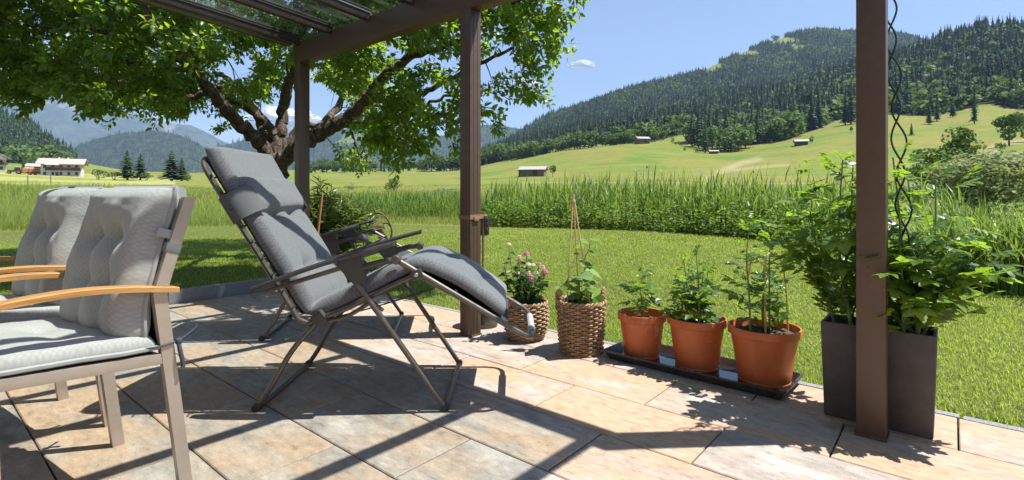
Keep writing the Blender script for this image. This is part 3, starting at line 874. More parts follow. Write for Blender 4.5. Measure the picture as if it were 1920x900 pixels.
# ------------------------------------------------------------------ pergola with glass roof
pg = root('pergola', 'brown metal patio pergola with square posts and a glass roof', 'pergola', (0, 0, 0), PATIO_ROT)
PU = [.265, 2.70, 5.135]; PV = 2.735; BZ = 2.37; BT = 2.575
def Lp(u, v, z=0): return (-u, v, z)
for pu in PU:
    mb = MB(); mb.box((0, 0, BZ / 2), (.105, .11, BZ), bev=.003)
    p = mb.build('post', M['bronze'], pg, Lp(pu, PV))
    # profile grooves on the side face that looks along the beam
    mb = MB()
    for s in (-.018, .018): mb.box((.0527, s, BZ / 2), (.0016, .006, BZ - .01))
    mb.build('groove', M['rubber'], p) if pu == 2.70 else None
    mb = MB(); mb.box((0, 0, .006), (.118, .122, .012), bev=.003); mb.build('base_plate', M['bronze'], p)
mb = MB(); mb.box((0, 0, 0), (PU[2] - PU[0] + .115, .112, BT - BZ), bev=.004)
beam = mb.build('beam', M['bronze'], pg, Lp((PU[0] + PU[2]) / 2, PV, (BZ + BT) / 2 + .001))
mb = MB(); mb.box((0, 0, 0), (PU[2] - PU[0] + .15, .02, .06), bev=.004); mb.build('gutter_lip', M['bronze'], pg, Lp((PU[0] + PU[2]) / 2, PV + .068, BT - .03))
mb = MB(); mb.box((0, 0, 0), (PU[2] - PU[0] + .10, .10, .20), bev=.004); mb.build('wall_plate', M['bronze'], pg, Lp((PU[0] + PU[2]) / 2, -1.75, 2.87))
RV0, RV1 = PV - .05, -1.70; RZ0, RZ1 = BT + .005, 2.93
RU = [PU[2] - .0335 - (PU[2] - PU[0] - .067) * k / 8 for k in range(9)]
for k, ru in enumerate(RU):
    mb = MB(); mb.bar((0, RV0, RZ0 + .0), (0, RV1, RZ1), .05, .075, bev=.003)
    rf = mb.build('rafter', M['shaded_bronze'], pg, Lp(ru, 0))
    mb = MB(); mb.bar((0, RV0 + .02, RZ0 + .052), (0, RV1, RZ1 + .052), .058, .012, bev=.002); mb.build('cover_strip', M['shaded_bronze'], rf)
    for s in (-1, 1):
        mb = MB(); mb.bar((s * .029, RV0 + .005, RZ0 + .026), (s * .029, RV1, RZ1 + .026), .008, .010, bev=.001); mb.build('gasket', M['alu'] if k in (2, 3) and s == 1 else M['rubber'], rf)
    if k < 8:
        w = RU[k] - RU[k + 1]
        mb = MB(); mb.bar((0, RV0 + .07, RZ0 + .040), (0, RV1, RZ1 + .042), w - .052, .008, bev=0)
        mb.build('glass_pane', M['glass'], pg, Lp((RU[k] + RU[k + 1]) / 2, 0), smooth=False)
# side channel along the open end of the roof: edge rail, aluminium strips in place of reflected streaks, bright end cap
ch = root('x', None, None); bpy.data.objects.remove(ch)
xx = .030
for j, (mt, ww, dz) in enumerate([('rubber', .014, -.012), ('alu', .007, -.016), ('rubber', .012, -.010), ('alu', .006, -.016), ('rubber', .020, -.012), ('alu', .007, -.015), ('bronze', .026, -.020)]):
    mb = MB(); mb.bar((0, RV0 - .04, RZ0 + dz + .01), (0, RV1, RZ1 + dz + .01), ww - .001, .05, bev=.001)
    mb.build('streaked_edge_rail', M[mt], pg, Lp(PU[2] + xx + ww / 2, 0)); xx += ww
mb = MB(); mb.tube([(x * .035 - .0, RV0 - .03, RZ0 - .0 + z * .048) for x, z in [(math.cos(a) * .8, math.sin(a)) for a in np.linspace(0, 2 * PI, 17)[:-1]]], .007, 6, closed=True)
mb.build('end_cap', M['alu'], pg, Lp(PU[2] + .078, 0))
for z in (2.16, 1.43):
    mb = MB(); mb.box((0, 0, 0), (.035, .06, .13), bev=.004); mb.build('bracket', M['bronze'], pg, Lp(PU[2] + .071, PV - .015, z))

# trail camera strapped to the middle post
mx, my = W(2.70, PV)
tc = root('trail_camera', 'small black and brown camouflage box strapped to the middle pergola post', 'camera', (mx, my, .80), PATIO_ROT)
mb = MB(); mb.box((.02, .105, .0), (.085, .055, .155), bev=.012); mb.build('housing', M['camo'], tc)
mb = MB(); mb.box((.064, .105, 0), (.012, .048, .14), bev=.005); mb.build('front_plate', M['rubber'], tc)
for z in (.045, .012, -.03):
    mb = MB(); mb.lathe([(.0, .006), (.013, .006), (.015, 0), (.015, -.01)], 14); o = mb.build('lens', M['rubber'], tc, (.072, .105, z)); o.rotation_euler = (0, PI / 2, 0)
s = .0555
mb = MB(); mb.loft([[(x * (.0535 + e), y * (.056 + e) + .0, z + sx) for x, y, sx in ((-1, -1, .0), (1, -1, .004), (1, 1.55, .006), (-1, 1.55, .002))] for e, z in ((0, .045), (.004, .045), (.004, .078), (0, .078))], False, False)
mb.build('webbing_strap', M['strap'], tc)
mb = MB(); mb.box((.062, -.0, .052), (.008, .05, .03), bev=.002); mb.build('buckle', M['strap'], tc)
mb = MB(); mb.tube(spline([(.05, .08, .04), (.055, .078, -.1), (.05, .082, -.3), (.053, .08, -.42)], 4), .009, 6); mb.build('strap_tail', M['strap'], tc)

# ------------------------------------------------------------------ padded sheets (cushions)
def pad(name, path, width, th, tufts, mat, parent, y0=0, ns=70, nt=34, under=.35, creases=(), wob=.004, flange=0, pw=5, seed=0, kind=None, taper=None, thk=None):
    """a cushion laid along a path in the local x-z plane (list of (x,z)), spanning y0..y0+width"""
    P = np.array(spline([(p[0], p[1], 0) for p in path], 10))[:, :2]
    L = np.concatenate([[0], np.cumsum(np.linalg.norm(np.diff(P, axis=0), axis=1))]); tot = L[-1]
    s = (1 - np.cos(np.linspace(0, PI, ns))) / 2 * .6 + np.linspace(0, 1, ns) * .4
    c = np.stack([np.interp(s * tot, L, P[:, 0]), np.interp(s * tot, L, P[:, 1])], 1)
    d = np.gradient(c, axis=0); d /= np.linalg.norm(d, axis=1)[:, None]
    for _ in range(3): d[1:-1] = (d[:-2] + d[1:-1] * 2 + d[2:]) / 4
    d /= np.linalg.norm(d, axis=1)[:, None]
    nrm = np.stack([-d[:, 1], d[:, 0]], 1)
    t = (1 - np.cos(np.linspace(0, PI, nt))) / 2 * .6 + np.linspace(0, 1, nt) * .4
    S, T = np.meshgrid(s, t, indexing='ij')
    a = np.abs(2 * S - 1); b = np.abs(2 * T - 1)
    al = np.clip((1 - a) * tot / (th * 1.1), 0, 1); bl = np.clip((1 - b) * width / (th * 1.1), 0, 1)
    edge = np.sqrt(1 - (1 - al) ** 2) * np.sqrt(1 - (1 - bl) ** 2)
    h = th * edge * (.80 + .2 * np.sqrt(np.clip(1 - a ** pw, 0, 1) * np.clip(1 - b ** pw, 0, 1)))
    for (ts, tt, dep, rad) in tufts:
        q = np.hypot((S - ts) * tot, (T - tt) * width)
        h = h * (1 - dep * np.exp(-(q / rad) ** 1.1))
    for (s0, t0, s1, t1, dep, rad) in creases:
        A = np.array([s0 * tot, t0 * width]); B = np.array([s1 * tot, t1 * width]); D = B - A
        k = np.clip(((S * tot - A[0]) * D[0] + (T * width - A[1]) * D[1]) / (D @ D), 0, 1)
        q = np.hypot(S * tot - A[0] - k * D[0], T * width - A[1] - k * D[1])
        h = h * (1 - dep * np.exp(-(q / rad) ** 1.2))
    if thk is not None: h = h * np.interp(S, thk[0], thk[1])
    h = h + edge * (fbm(S * 5 + seed, T * 5, 3, seed) - .5) * wob * 2
    if taper is not None: hw = np.interp(S, np.linspace(0, 1, len(taper)), taper)
    else: hw = np.ones_like(S)
    wv = (fbm(S * 9, T * 0 + 3, 2, seed + 3) - .5) * wob * 2
    yy = y0 + width / 2 + (T - .5) * width * hw + wv * (2 * T - 1)
    top = np.stack([c[:, None, 0] + nrm[:, None, 0] * h, yy, c[:, None, 1] + nrm[:, None, 1] * h], -1)
    bh = -under * th * edge
    bot = np.stack([c[:, None, 0] + nrm[:, None, 0] * bh, yy, c[:, None, 1] + nrm[:, None, 1] * bh], -1)
    n, k = S.shape; i = (np.arange(n - 1)[:, None] * k + np.arange(k - 1)[None]).ravel()
    F1 = np.stack([i, i + 1, i + k + 1, i + k], 1); F2 = F1[:, ::-1] + n * k
    Vt = np.concatenate([top.reshape(-1, 3), bot.reshape(-1, 3)])
    uv = np.stack([S * tot, T * width], -1).reshape(-1, 2); uv = np.concatenate([uv, uv + .5])
    me = np_mesh(name, Vt, np.concatenate([F1, F2]), smooth=True, uv=uv)
    bm = bmesh.new(); bm.from_mesh(me); bmesh.ops.remove_doubles(bm, verts=bm.verts, dist=1e-5)
    bmesh.ops.recalc_face_normals(bm, faces=bm.faces); bm.to_mesh(me); bm.free()
    for p in me.polygons: p.use_smooth = True
    o = link(name, me, mat, parent)
    rim = [Vector((c[q, 0], yy[q, 0], c[q, 1])) for q in range(n)] + [Vector((c[-1, 0], yy[-1, q], c[-1, 1])) for q in range(1, k)] + [Vector((c[q, 0], yy[q, -1], c[q, 1])) for q in range(n - 2, -1, -1)] + [Vector((c[0, 0], yy[0, q], c[0, 1])) for q in range(k - 2, 0, -1)]
    return o, rim, c, nrm

# ------------------------------------------------------------------ reclining lounger (local x = towards the foot end, y = far side, z up)
def make_lounger():
    t = root('reclining_lounger', 'grey padded reclining lounger nearest the camera, its footrest raised over the paving', 'lounger', (-1.221, 2.505, 0), 0, 'folding reclining loungers')
    WF = .635; fr = M['lounge_frame']; TR = .0135
    for y in (0, WF):
        sgn = -1 if y == 0 else 1; yo = y + sgn * .035
        mb = MB(); mb.tube(spline([(0, y, .014), (.07, y, .12), (.17, y, .29), (.303, y, .443)], 5), TR, 9); mb.build('rear_leg', fr, t)
        mb = MB(); mb.tube([(.905, yo * .3 + y * .7, .014), (.47, yo, .645)], TR, 9); mb.build('front_leg', fr, t)
        mb = MB(); mb.tube(spline([(.303, y, .443), (.40, y, .478), (.52, y, .535), (.66, y, .605), (.765, y, .652)], 4), TR, 9); mb.build('seat_rail', fr, t)
        mb = MB(); mb.tube(spline([(.325, y, .428), (.43, y, .452), (.545, y, .52)], 4), .010, 8); mb.build('brace', fr, t)
        mb = MB(); mb.tube([(.40, y, .445), (.905, y, .014)][::-1] if False else [(.52, y + sgn * -.018, .54), (.60, y + sgn * -.018, .475)], .009, 8); mb.build('link_bar', fr, t)
        mb = MB(); mb.box((.303, y, .440), (.062, .045, .075), Matrix.Rotation(R(-40), 3, 'Y'), .012); mb.build('pivot_clamp', M['lounge_plastic'], t)
        mb = MB(); mb.box((.765, y, .652), (.06, .034, .045), Matrix.Rotation(R(-25), 3, 'Y'), .01)
        mb.build('knee_hinge', M['lounge_plastic'], t)
        mb = MB(); mb.lathe([(0, .004), (.009, .004), (.011, 0)], 12); b_ = mb.build('bolt', M['alu'], t, (.765, y + sgn * .018, .652)); b_.rotation_euler = (-sgn * PI / 2, 0, 0)
        # armrest: a tapered flat board with an under-channel, bracket and joint knob
        n = 9; top = []; bot = []
        mb = MB(); loops = []
        for k in range(n):
            f = k / (n - 1); x = .0 + .668 * f; z = .594 + .214 * f + .012 * math.sin(PI * f)
            w = .060 + .016 * math.sin(PI * min(1, f * 1.1)) - .02 * max(0, .12 - f) / .12 - .014 * max(0, f - .85) / .15
            c = yo + sgn * .012
            loops.append([(x, c - w / 2, z), (x, c - w / 2 + .006, z + .010), (x, c + w / 2 - .006, z + .010), (x, c + w / 2, z), (x, c + w / 2 - .004, z - .014), (x, c - w / 2 + .004, z - .014)])
        mb.loft(loops); ar = mb.build('armrest', M['lounge_plastic'], t)
        mb = MB(); mb.bar((.06, yo, .580), (.47, yo, .706), .022, .022, bev=.004); mb.build('arm_channel', fr, ar)
        mb = MB(); mb.box((.155, yo, .618), (.03, .03, .035), Matrix.Rotation(R(-17), 3, 'Y'), .003); mb.build('slider', M['lounge_plastic'], ar)
        mb = MB(); mb.prism([(.39, yo - .016, .710), (.515, yo - .016, .750), (.535, yo - .016, .62), (.475, yo - .016, .615)], (0, 0, 0), (0, .032, 0)); mb.build('bracket', M['lounge_plastic'], ar)
        mb = MB(); mb.tube([(.515, yo, .69), (.60, yo, .715), (.665, y, .725)], [.018, .016, .014], 9); mb.build('arm_link', M['lounge_plastic'], ar)
        mb = MB(); mb.lathe([(0, -.026), (.018, -.024), (.024, -.012), (.024, .012), (.018, .024), (0, .026)], 14); kb_ = mb.build('joint_knob', fr, t, (.668, y, .724)); kb_.rotation_euler = (PI / 2, 0, 0)
        mb = MB(); mb.tube([(.715, y + sgn * -.02, .675), (.845, y + sgn * -.02, .60), (.93, y + sgn * -.02, .555), (.955, y + sgn * -.02, .572)], .010, 8); mb.build('folding_strut', fr, t)
        mb = MB(); mb.tube([(.20, y, .436), (.245, y, .418), (.303, y, .443)], .012, 8); mb.build('lower_link', fr, t)
    # cross pieces: U-shaped tubes
    mb = MB(); mb.tube(round_corner([(.06, 0, .014), (0, 0, .014), (0, WF, .014), (.06, WF, .014)][1:3] if False else [(.0, .0, .014), (0, WF, .014)], .02), TR * 1.05, 9); mb.build('rear_foot_bar', fr, t)
    mb = MB(); mb.tube([(.905, 0, .014), (.905, WF, .014)], TR * 1.05, 9); mb.build('front_foot_bar', fr, t)
    for x in (0, .905):
        for y in (0, WF):
            mb = MB(); mb.lathe([(0, -.024), (.017, -.024), (.019, -.015), (.019, .015), (.017, .024), (0, .024)], 12); o = mb.build('foot_cap', M['rubber'], t, (x, y, .019)); o.rotation_euler = (PI / 2, 0, 0)
    mb = MB(); mb.tube(round_corner([(.20, 0, .436), (-.283, 0, 1.215), (-.283, WF, 1.215), (.20, WF, .436)], .10, 8), TR, 9); mb.build('back_frame', fr, t)
    mb = MB(); mb.tube(round_corner([(.668, 0, .722), (1.322, 0, .335), (1.322, WF, .335), (.668, WF, .722)], .11, 8), TR, 9); lf = mb.build('leg_frame', fr, t)
    mb = MB(); mb.tube([(1.322, .16, .335), (1.322, WF - .14, .335)], .019, 10); mb.build('foot_sleeve', M['sleeve'], lf)
    mb = MB(); mb.tube([(.765, 0, .652), (.765, WF, .652)], .010, 8); mb.build('knee_bar', fr, t)
    mb = MB(); mb.tube([(.303, 0, .443), (.303, WF, .443)], .010, 8); mb.build('hip_bar', fr, t)
    mb = MB(); mb.tube(spline([(.31, .01, .43), (.55, .3, .45), (.9, WF, .52)], 5), .004, 5); mb.build('tension_cord', M['cord'], t)
    # sling laces
    for k in range(9):
        f = .07 + k * .1; a = Vector((.20 - .483 * f, 0, .436 + .779 * f))
        for y, s_ in ((0, 1), (WF, -1)):
            mb = MB(); mb.bar(a + Vector((.004, s_ * .006, .0)), a + Vector((.028, s_ * .05, .016)), .012, .004, (-.8, 0, .6), 0); mb.build('lace', M['black_tex'], t, smooth=False)
    # padding: one quilted mat from the headrest over the seat to the foot end
    path = [(-.262, 1.262), (-.19, 1.125), (-.02, .845), (.12, .625), (.205, .492), (.262, .462), (.34, .480), (.50, .556), (.66, .640), (.765, .680), (.86, .655), (1.00, .582), (1.182, .455)]
    # path order head -> foot; the top side is the side that faces forward/up
    tufts = []
    for s_ in (.205, .36, .81, .915):
        for tt in (.34, .66): tufts.append((s_, tt, .66, .034))
    cre = []
    for s_ in (.205, .36, .81, .915): cre.append((s_, .34, s_, .66, .22, .022)); cre.append((s_, 0, s_, .34, .12, .02)); cre.append((s_, .66, s_, 1, .12, .02))
    for tt in (.34, .66): cre.append((.205, tt, .36, tt, .08, .025)); cre.append((.81, tt, .915, tt, .12, .025))
    cre += [(.475, 0, .475, 1, .55, .03), (.725, 0, .725, 1, .25, .03)]
    cu, rim, c, nr = pad('cushion', path, WF - .03, .066, tufts, M['fab_dark'], t, .015, 130, 46, .25, cre, .005, pw=6, seed=3, thk=([0, .68, .78, 1], [1, 1, .80, .72]))
    # dark sling stretched over the frame
    mb = MB(); lo = []
    for x, z in ((-.255, 1.20), (-.03, .835), (.20, .466), (.30, .452), (.52, .546), (.745, .648), (.98, .535), (1.20, .405)): lo.append([(x, .02, z), (x, WF - .02, z), (x, WF - .02, z - .004), (x, .02, z - .004)])
    mb.loft(lo); mb.build('sling', M['black_tex'], t, smooth=False)
    # head pillow strapped round the back
    pp = [(-.150, 1.112), (-.116, 1.055), (-.075, .985), (-.040, .922)]
    off = Vector((-.004, 0, -.003))
    pl, rim2, _, _ = pad('head_pillow', [(x + off.x, z + off.z) for x, z in pp], WF - .05, .078, [], M['fab_dark'], t, .03, 40, 34, .3, [(.97, 0, .97, 1, .3, .02)], .004, seed=5)
    nn = Vector((.85, 0, .527))
    for y, s_ in ((0, 1), (WF, -1)):
        a0 = Vector((-.164, 0, 1.022)); a1 = Vector((-.090, 0, .902))
        prof_ = [(.075, .120), (.045, .112), (.012, .090), (-.006, .066), (-.016, .040), (-.017, .0), (-.004, -.02)]
        mb = MB(); out_ = []
        for th_ in (0, .005):
            for yy, q_ in prof_: out_.append((yy - th_ * (1 if yy < 0 else 0), q_ + th_ * (1 if yy >= 0 else 0)))
        lo = [[P0 + nn * q_ + Vector((0, y + s_ * yy, 0)) for yy, q_ in out_[:7]] + [P0 + nn * q_ + Vector((0, y + s_ * yy, 0)) for yy, q_ in out_[7:][::-1]] for P0 in (a0, a0.lerp(a1, .5), a1)]
        mb.loft(lo); o = mb.build('pillow_strap', M['fab_band'], pl)
    # white care label on the arm bracket
    mb = MB(); mb.box((.60, WF + .0, .665), (.055, .002, .045), Matrix.Rotation(R(30), 3, 'Y')); mb.build('care_label', M['white_tag'], t)
    return t
def cushion_uv(o, sc=1):
    pass
lg = make_lounger()
lg2 = copy_tree(lg)
lg2.location = (-1.757, 3.676, 0); lg2.rotation_euler = (0, 0, R(6.6))
for ch_ in list(lg2.children):
    if ch_.name.split('.')[0] in ('cushion', 'head_pillow', 'lace'):
        for g_ in list(ch_.children): bpy.data.objects.remove(g_)
        bpy.data.objects.remove(ch_)
lg2['label'] = 'second reclining lounger without its padding, mostly hidden behind the nearer one'

# ------------------------------------------------------------------ garden armchairs (local x = far side, y = forward, z up)
def make_chair():
    t = root('garden_armchair', 'champagne metal garden armchair with teak arms nearest the camera at the left edge', 'chair', (-1.169, 1.87, 0), math.atan2(.538, -.843), 'garden armchairs')
    WC = .55; ch = M['champagne']
    for x in (0, WC):
        mb = MB(); hw = .021; hd = .0125
        loops = []
        for (y, z, w) in [(0, 0, .021), (.040, .33, .021), (.080, .655, .021), (.085, .70, .022), (.073, .745, .021), (.03, .89, .021), (-.013, 1.03, .020)]:
            loops.append([(x - hd, y - w, z), (x + hd, y - w, z), (x + hd, y + w, z), (x - hd, y + w, z)])
        mb.loft(loops); mb.build('rear_leg', ch, t)
        mb = MB(); loops = []
        for (y, z, w) in [(.50, 0, .021), (.515, .50, .021), (.52, .695, .021)]:
            loops.append([(x - hd, y - w, z), (x + hd, y - w, z), (x + hd, y + w, z), (x - hd, y + w, z)])
        mb.loft(loops); mb.build('front_leg', ch, t)
        mb = MB(); mb.bar((x, .075, .474), (x, .53, .512), .022, .036, bev=.002); mb.build('seat_rail', ch, t)
        # teak arm, slightly arched
        mb = MB(); loops = []
        for k in range(13):
            f = k / 12; y = .030 + .56 * f; z = .703 + .032 * math.sin(PI * min(1, f * .95)) + .004 * f; w = .026 + .004 * math.sin(PI * f)
            loops.append([(x - w, y, z - .007), (x + w, y, z - .007), (x + w, y, z + .009), (x + w - .004, y, z + .012), (x - w + .004, y, z + .012), (x - w, y, z + .009)])
        mb.loft(loops); mb.build('armrest', M['teak'], t)
    mb = MB(); mb.bar((.0, -.008, 1.005), (WC, -.008, 1.005), .022, .04, bev=.002); mb.build('top_rail', ch, t)
    mb = MB(); mb.bar((.0, .085, .47), (WC, .085, .47), .022, .034, bev=.002); mb.build('rear_rail', ch, t)
    mb = MB(); mb.bar((.0, .515, .49), (WC, .515, .49), .022, .034, bev=.002); mb.build('front_rail', ch, t)
    # textile back and seat, stretched between the rails
    mb = MB(); mb.loft([[(.018, y + e, z) for y, z in ((.075, .50), (.086, .70), (.03, .88), (-.008, 1.0))] + [(WC - .018, y + e, z) for y, z in ((-.008, 1.0), (.03, .88), (.086, .70), (.075, .50))] for e in (-.003, .003)]); mb.build('back_textile', M['black_tex'], t, smooth=False)
    mb = MB(); mb.box((WC / 2, .30, .505), (WC - .04, .42, .006), Matrix.Rotation(R(4.6), 3, 'X')); mb.build('seat_textile', M['black_tex'], t, smooth=False)
    return t
def make_chair_cushion():
    t = root('chair_cushion', 'pale grey buttoned seat and back cushion on the nearest garden armchair', 'cushion', (-1.169, 1.87, 0), math.atan2(.538, -.843), 'pale grey chair cushions')
    WC = .55
    # pad() lays along local x; here the path runs in y, so the pads sit under a frame turned by 90 degrees
    def turn(o): o.rotation_euler = (0, 0, PI / 2); o.location = (WC, 0, 0)
    # in the turned frame: x -> y(forward), y -> -x
    tf = []; cr = []
    for s_ in (.38, .67):
        for tt in (.33, .67): tf.append((s_, tt, .62, .034))
        cr += [(s_, .33, s_, .67, .20, .026), (s_, .16, s_, .33, .16, .03), (s_, .67, s_, .84, .16, .03)]
    for tt in (.33, .67): cr += [(.38, tt, .67, tt, .26, .032), (.67, tt, .92, tt, .26, .04)]
    bk, rim, c, nr = pad('back_pad', [(.020, 1.062), (.040, .97), (.078, .84), (.112, .71), (.122, .61), (.115, .545)], WC - .03, .100, tf, M['fab_light'], t, .012, 80, 60, .35, cr, .008, pw=2.2, seed=8)
    turn(bk)
    mb = MB(); mb.tube([Vector(p) for p in rim], .0085, 6, closed=True); e = mb.build('piping', M['fab_edge'], bk)
    tf = [(.45, .33, .5, .035), (.45, .67, .5, .035)]
    st, rim, c, nr = pad('seat_pad', [(.09, .515), (.16, .518), (.32, .531), (.50, .541), (.57, .532)], WC + .01, .050, tf, M['fab_light'], t, -.005, 60, 46, .3, [(.45, .33, .45, .67, .2, .03)], .005, seed=9)
    turn(st)
    mb = MB(); mb.tube([Vector(p) for p in rim], .008, 6, closed=True); mb.build('piping', M['fab_edge'], st)
    # hood over the back rail, straps and knotted ties
    mb = MB(); mb.loft([[(x, .052, .895), (x, -.001, 1.045), (x, -.04, 1.02), (x, .018, .86)] for x in (WC - .0, WC - .02)] if False else [[(x, -.03, .955), (x, -.022, 1.06), (x, .02, 1.075), (x, .03, 1.05)] for x in (.04, WC - .04)]); mb.build('back_hood', M['fab_light'], t)
    for x in (-.0,):
        mb = MB(); mb.box((x, .0435, .852), (.031, .049, .034), Matrix.Rotation(R(-17), 3, 'X').inverted(), .004)
        o = mb.build('strap', M['fab_dark'], t)
        mb = MB(); mb.box((x - .004, .068, .905), (.006, .05, .03), Matrix.Rotation(R(17), 3, 'X'), .002); mb.build('strap_loop', M['fab_edge'], t)
    for sx, x in ((-1, -.016), (1, WC + .016)):
        mb = MB(); mb.tube(spline([(x * .2 + (WC if sx > 0 else 0) * .8, .13, .520), (x, .085, .520), (x, .03, .524), (x + sx * .008, .02, .52)], 4), .0035, 5); mb.build('tie_cord', M['cord'], t)
        mb = MB(); mb.tube(spline([(x, .03, .524), (x + sx * .006, .006, .540), (x + sx * .012, -.018, .558), (x + sx * .014, -.030, .574)], 4), .006, 6); mb.build('tie_tail', M['cord'], t)
        mb = MB(); mb.tube(spline([(x, .03, .524), (x + sx * .01, .028, .49), (x + sx * .012, .02, .445), (x + sx * .012, .022, .43)], 4), .008, 6); mb.build('tie_tail', M['cord'], t)
        mb = MB(); mb.lathe([(0, -.014), (.011, -.008), (.013, 0), (.011, .008), (0, .014)], 10); mb.build('knot', M['cord'], t, (x, .028, .524))
    return t
ch1 = make_chair(); cc1 = make_chair_cushion()
ch2 = copy_tree(ch1); cc2 = copy_tree(cc1)
for o in (ch2, cc2): o.location = (-1.81, 2.352, 0)
ch2['label'] = 'further garden armchair of the pair, half hidden by the nearer one'
cc2['label'] = 'pale grey buttoned cushion on the further garden armchair'

# ------------------------------------------------------------------ leaves as pieces
def camdist(p): return np.linalg.norm(np.asarray(p) - np.array([0, 0, EYE]), axis=-1)
def in_view(p, m=40):
    p = np.asarray(p); Y = np.maximum(p[:, 1], .05)
    x, y = img(p[:, 0], Y, p[:, 2]); return (p[:, 1] > .2) & (x > -m) & (x < 1920 + m) & (y > -m) & (y < 900 + m)
def template_mesh(name, TV, TF, mat, rnd, smooth=False):
    me = np_mesh(name, TV, TF, np.full(len(TV), rnd), smooth); me.materials.append(mat); return me
def set_leaves(parent, TV, TF, Mx, T, mat, nmax=300, piece='leaf', rest='foliage', org=(0, 0, 0), rn=None, smooth=False, variants=5):
    """leaves as single parts (the nearest ones that show), the remainder joined into one part"""
    n = len(T); T = np.asarray(T); Tw = T + np.asarray(org)
    rn = rng.uniform(0, .99, n) if rn is None else rn
    d = camdist(Tw) / np.linalg.norm(Mx[:, :, 0], axis=1)
    d[~in_view(Tw)] += 1e6
    o = np.argsort(d); near = o[:min(nmax, n)]; far = o[min(nmax, n):]
    meshes = [template_mesh(piece, TV, TF, mat, 0.0, smooth) for q in range(1)]
    for i in near:
        ob = bpy.data.objects.new(piece, meshes[0]); COL.objects.link(ob); ob.parent = parent
        m = Matrix([[*Mx[i, 0], T[i, 0]], [*Mx[i, 1], T[i, 1]], [*Mx[i, 2], T[i, 2]], [0, 0, 0, 1]])
        ob.matrix_basis = m
    if len(far):
        Vt, F, r = inst(TV, TF, Mx[far], T[far], rn[far])
        ob = link(rest, np_mesh(rest, Vt, F, r, smooth), mat, parent); ob['kind'] = 'stuff'
def fan(outline, zf=None):
    """leaf blade fan from a list of (x, halfwidth) outline points, folded along the midrib"""
    xs = [p[0] for p in outline]; vs = []; fs = []
    for x, w in outline: vs += [(x, w, .22 * w - .10 * x * x), (x, -w, .22 * w - .10 * x * x), (x, 0, -.10 * x * x)]
    for i in range(len(outline) - 1):
        a = 3 * i; b = a + 3
        fs += [(a + 2, b + 2, b), (a + 2, b, a), (a + 2, a + 1, b + 1), (a + 2, b + 1, b + 2)]
    return vs, fs
def tomato_leaf(seed):
    r = np.random.default_rng(seed); Vt = []; Fs = []
    def leaflet(p, ang, L, z):
        out = [(0, .0), (.12, .20), (.20, .15), (.34, .36), (.44, .26), (.58, .30), (.66, .19), (.8, .17), (1, 0)]
        v, f = fan(out); n = len(Vt); c, s = math.cos(ang), math.sin(ang); tilt = r.uniform(-.35, .15)
        for x, y, zz in v: Vt.append((p[0] + (x * c - y * s) * L, p[1] + (x * s + y * c) * L, z + (zz + tilt * x) * L))
        for q in f: Fs.append(tuple(k + n for k in q))
    n = 0
    for k, x in enumerate((.25, .46, .66)):
        for s in (-1, 1): leaflet((x + r.uniform(-.03, .03), 0), s * r.uniform(.95, 1.25), (.30 + .05 * k) * r.uniform(.85, 1.1), -.12 * x * x)
    leaflet((.72, 0), r.uniform(-.1, .1), .42, -.06)
    n = len(Vt)                                        # rachis
    for x in (0, .3, .6, .8):
        Vt.extend([(x, .011, -.12 * x * x), (x, -.011, -.12 * x * x), (x, 0, -.12 * x * x - .016)])
    for i in range(3):
        a = n + 3 * i
        for q in range(3): Fs += [(a + q, a + (q + 1) % 3, a + 3 + (q + 1) % 3), (a + q, a + 3 + (q + 1) % 3, a + 3 + q)]
    return np.array(Vt), np.array(Fs)
TOM = [tomato_leaf(i) for i in range(4)]

def tomato_plant(label, org, stems, nleaf, Lr, zlo, seed, group, bushy=0., piece_max=300):
    """stems: list of polylines in local coordinates"""
    r = np.random.default_rng(seed)
    t = root('tomato_plant', label, 'tomato plant', org, 0, group)
    P = []; D = []; Ls = []
    for sp in stems:
        pts = spline(sp, 6); n = len(pts)
        mb = MB(); mb.tube([tuple(p) for p in pts], [max(.0022, .0065 * (1 - .75 * i / n)) * (1 + .9 * bushy) for i in range(n)], 7); mb.build('stem', M['stem'], t)
        k = nleaf // len(stems); az = r.uniform(0, 6.28)
        for q in range(k):
            f = zlo + (1 - zlo) * ((q + r.uniform(0, .8)) / k) ** .9; p = pts[min(n - 1, int(f * n))]; az += 2.4 + r.uniform(-.5, .5)
            el = (r.uniform(-.55, .5) if bushy else r.uniform(-.2, .65)) + .5 * (f > .85) + (.75 * (f < .4) if bushy else 0)
            L = r.uniform(*Lr) * (1.12 - .55 * max(0, f - .6) / .4) * (.62 + .38 * min(1, f / .4) if bushy else 1)
            off = r.uniform(0, bushy * .30) * min(1, .15 + f * 2) if bushy else 0
            d = np.array([math.cos(az) * math.cos(el), math.sin(az) * math.cos(el), math.sin(el)])
            P.append(np.array(p) + d * off * np.array([1, 1, .25])); D.append(d); Ls.append(L)
    P = np.array(P); D = np.array(D); Ls = np.array(Ls)
    up = unit(np.array([0, 0, 1.]) + r.normal(size=P.shape) * .28)
    Mx = frames(D, up, Ls, Ls)
    for v in range(4):
        s = np.arange(len(P)) % 4 == v
        set_leaves(t, TOM[v][0], TOM[v][1], Mx[s], P[s], M['tomato_leaf'], piece_max, 'leaf', 'foliage', org)
    return t

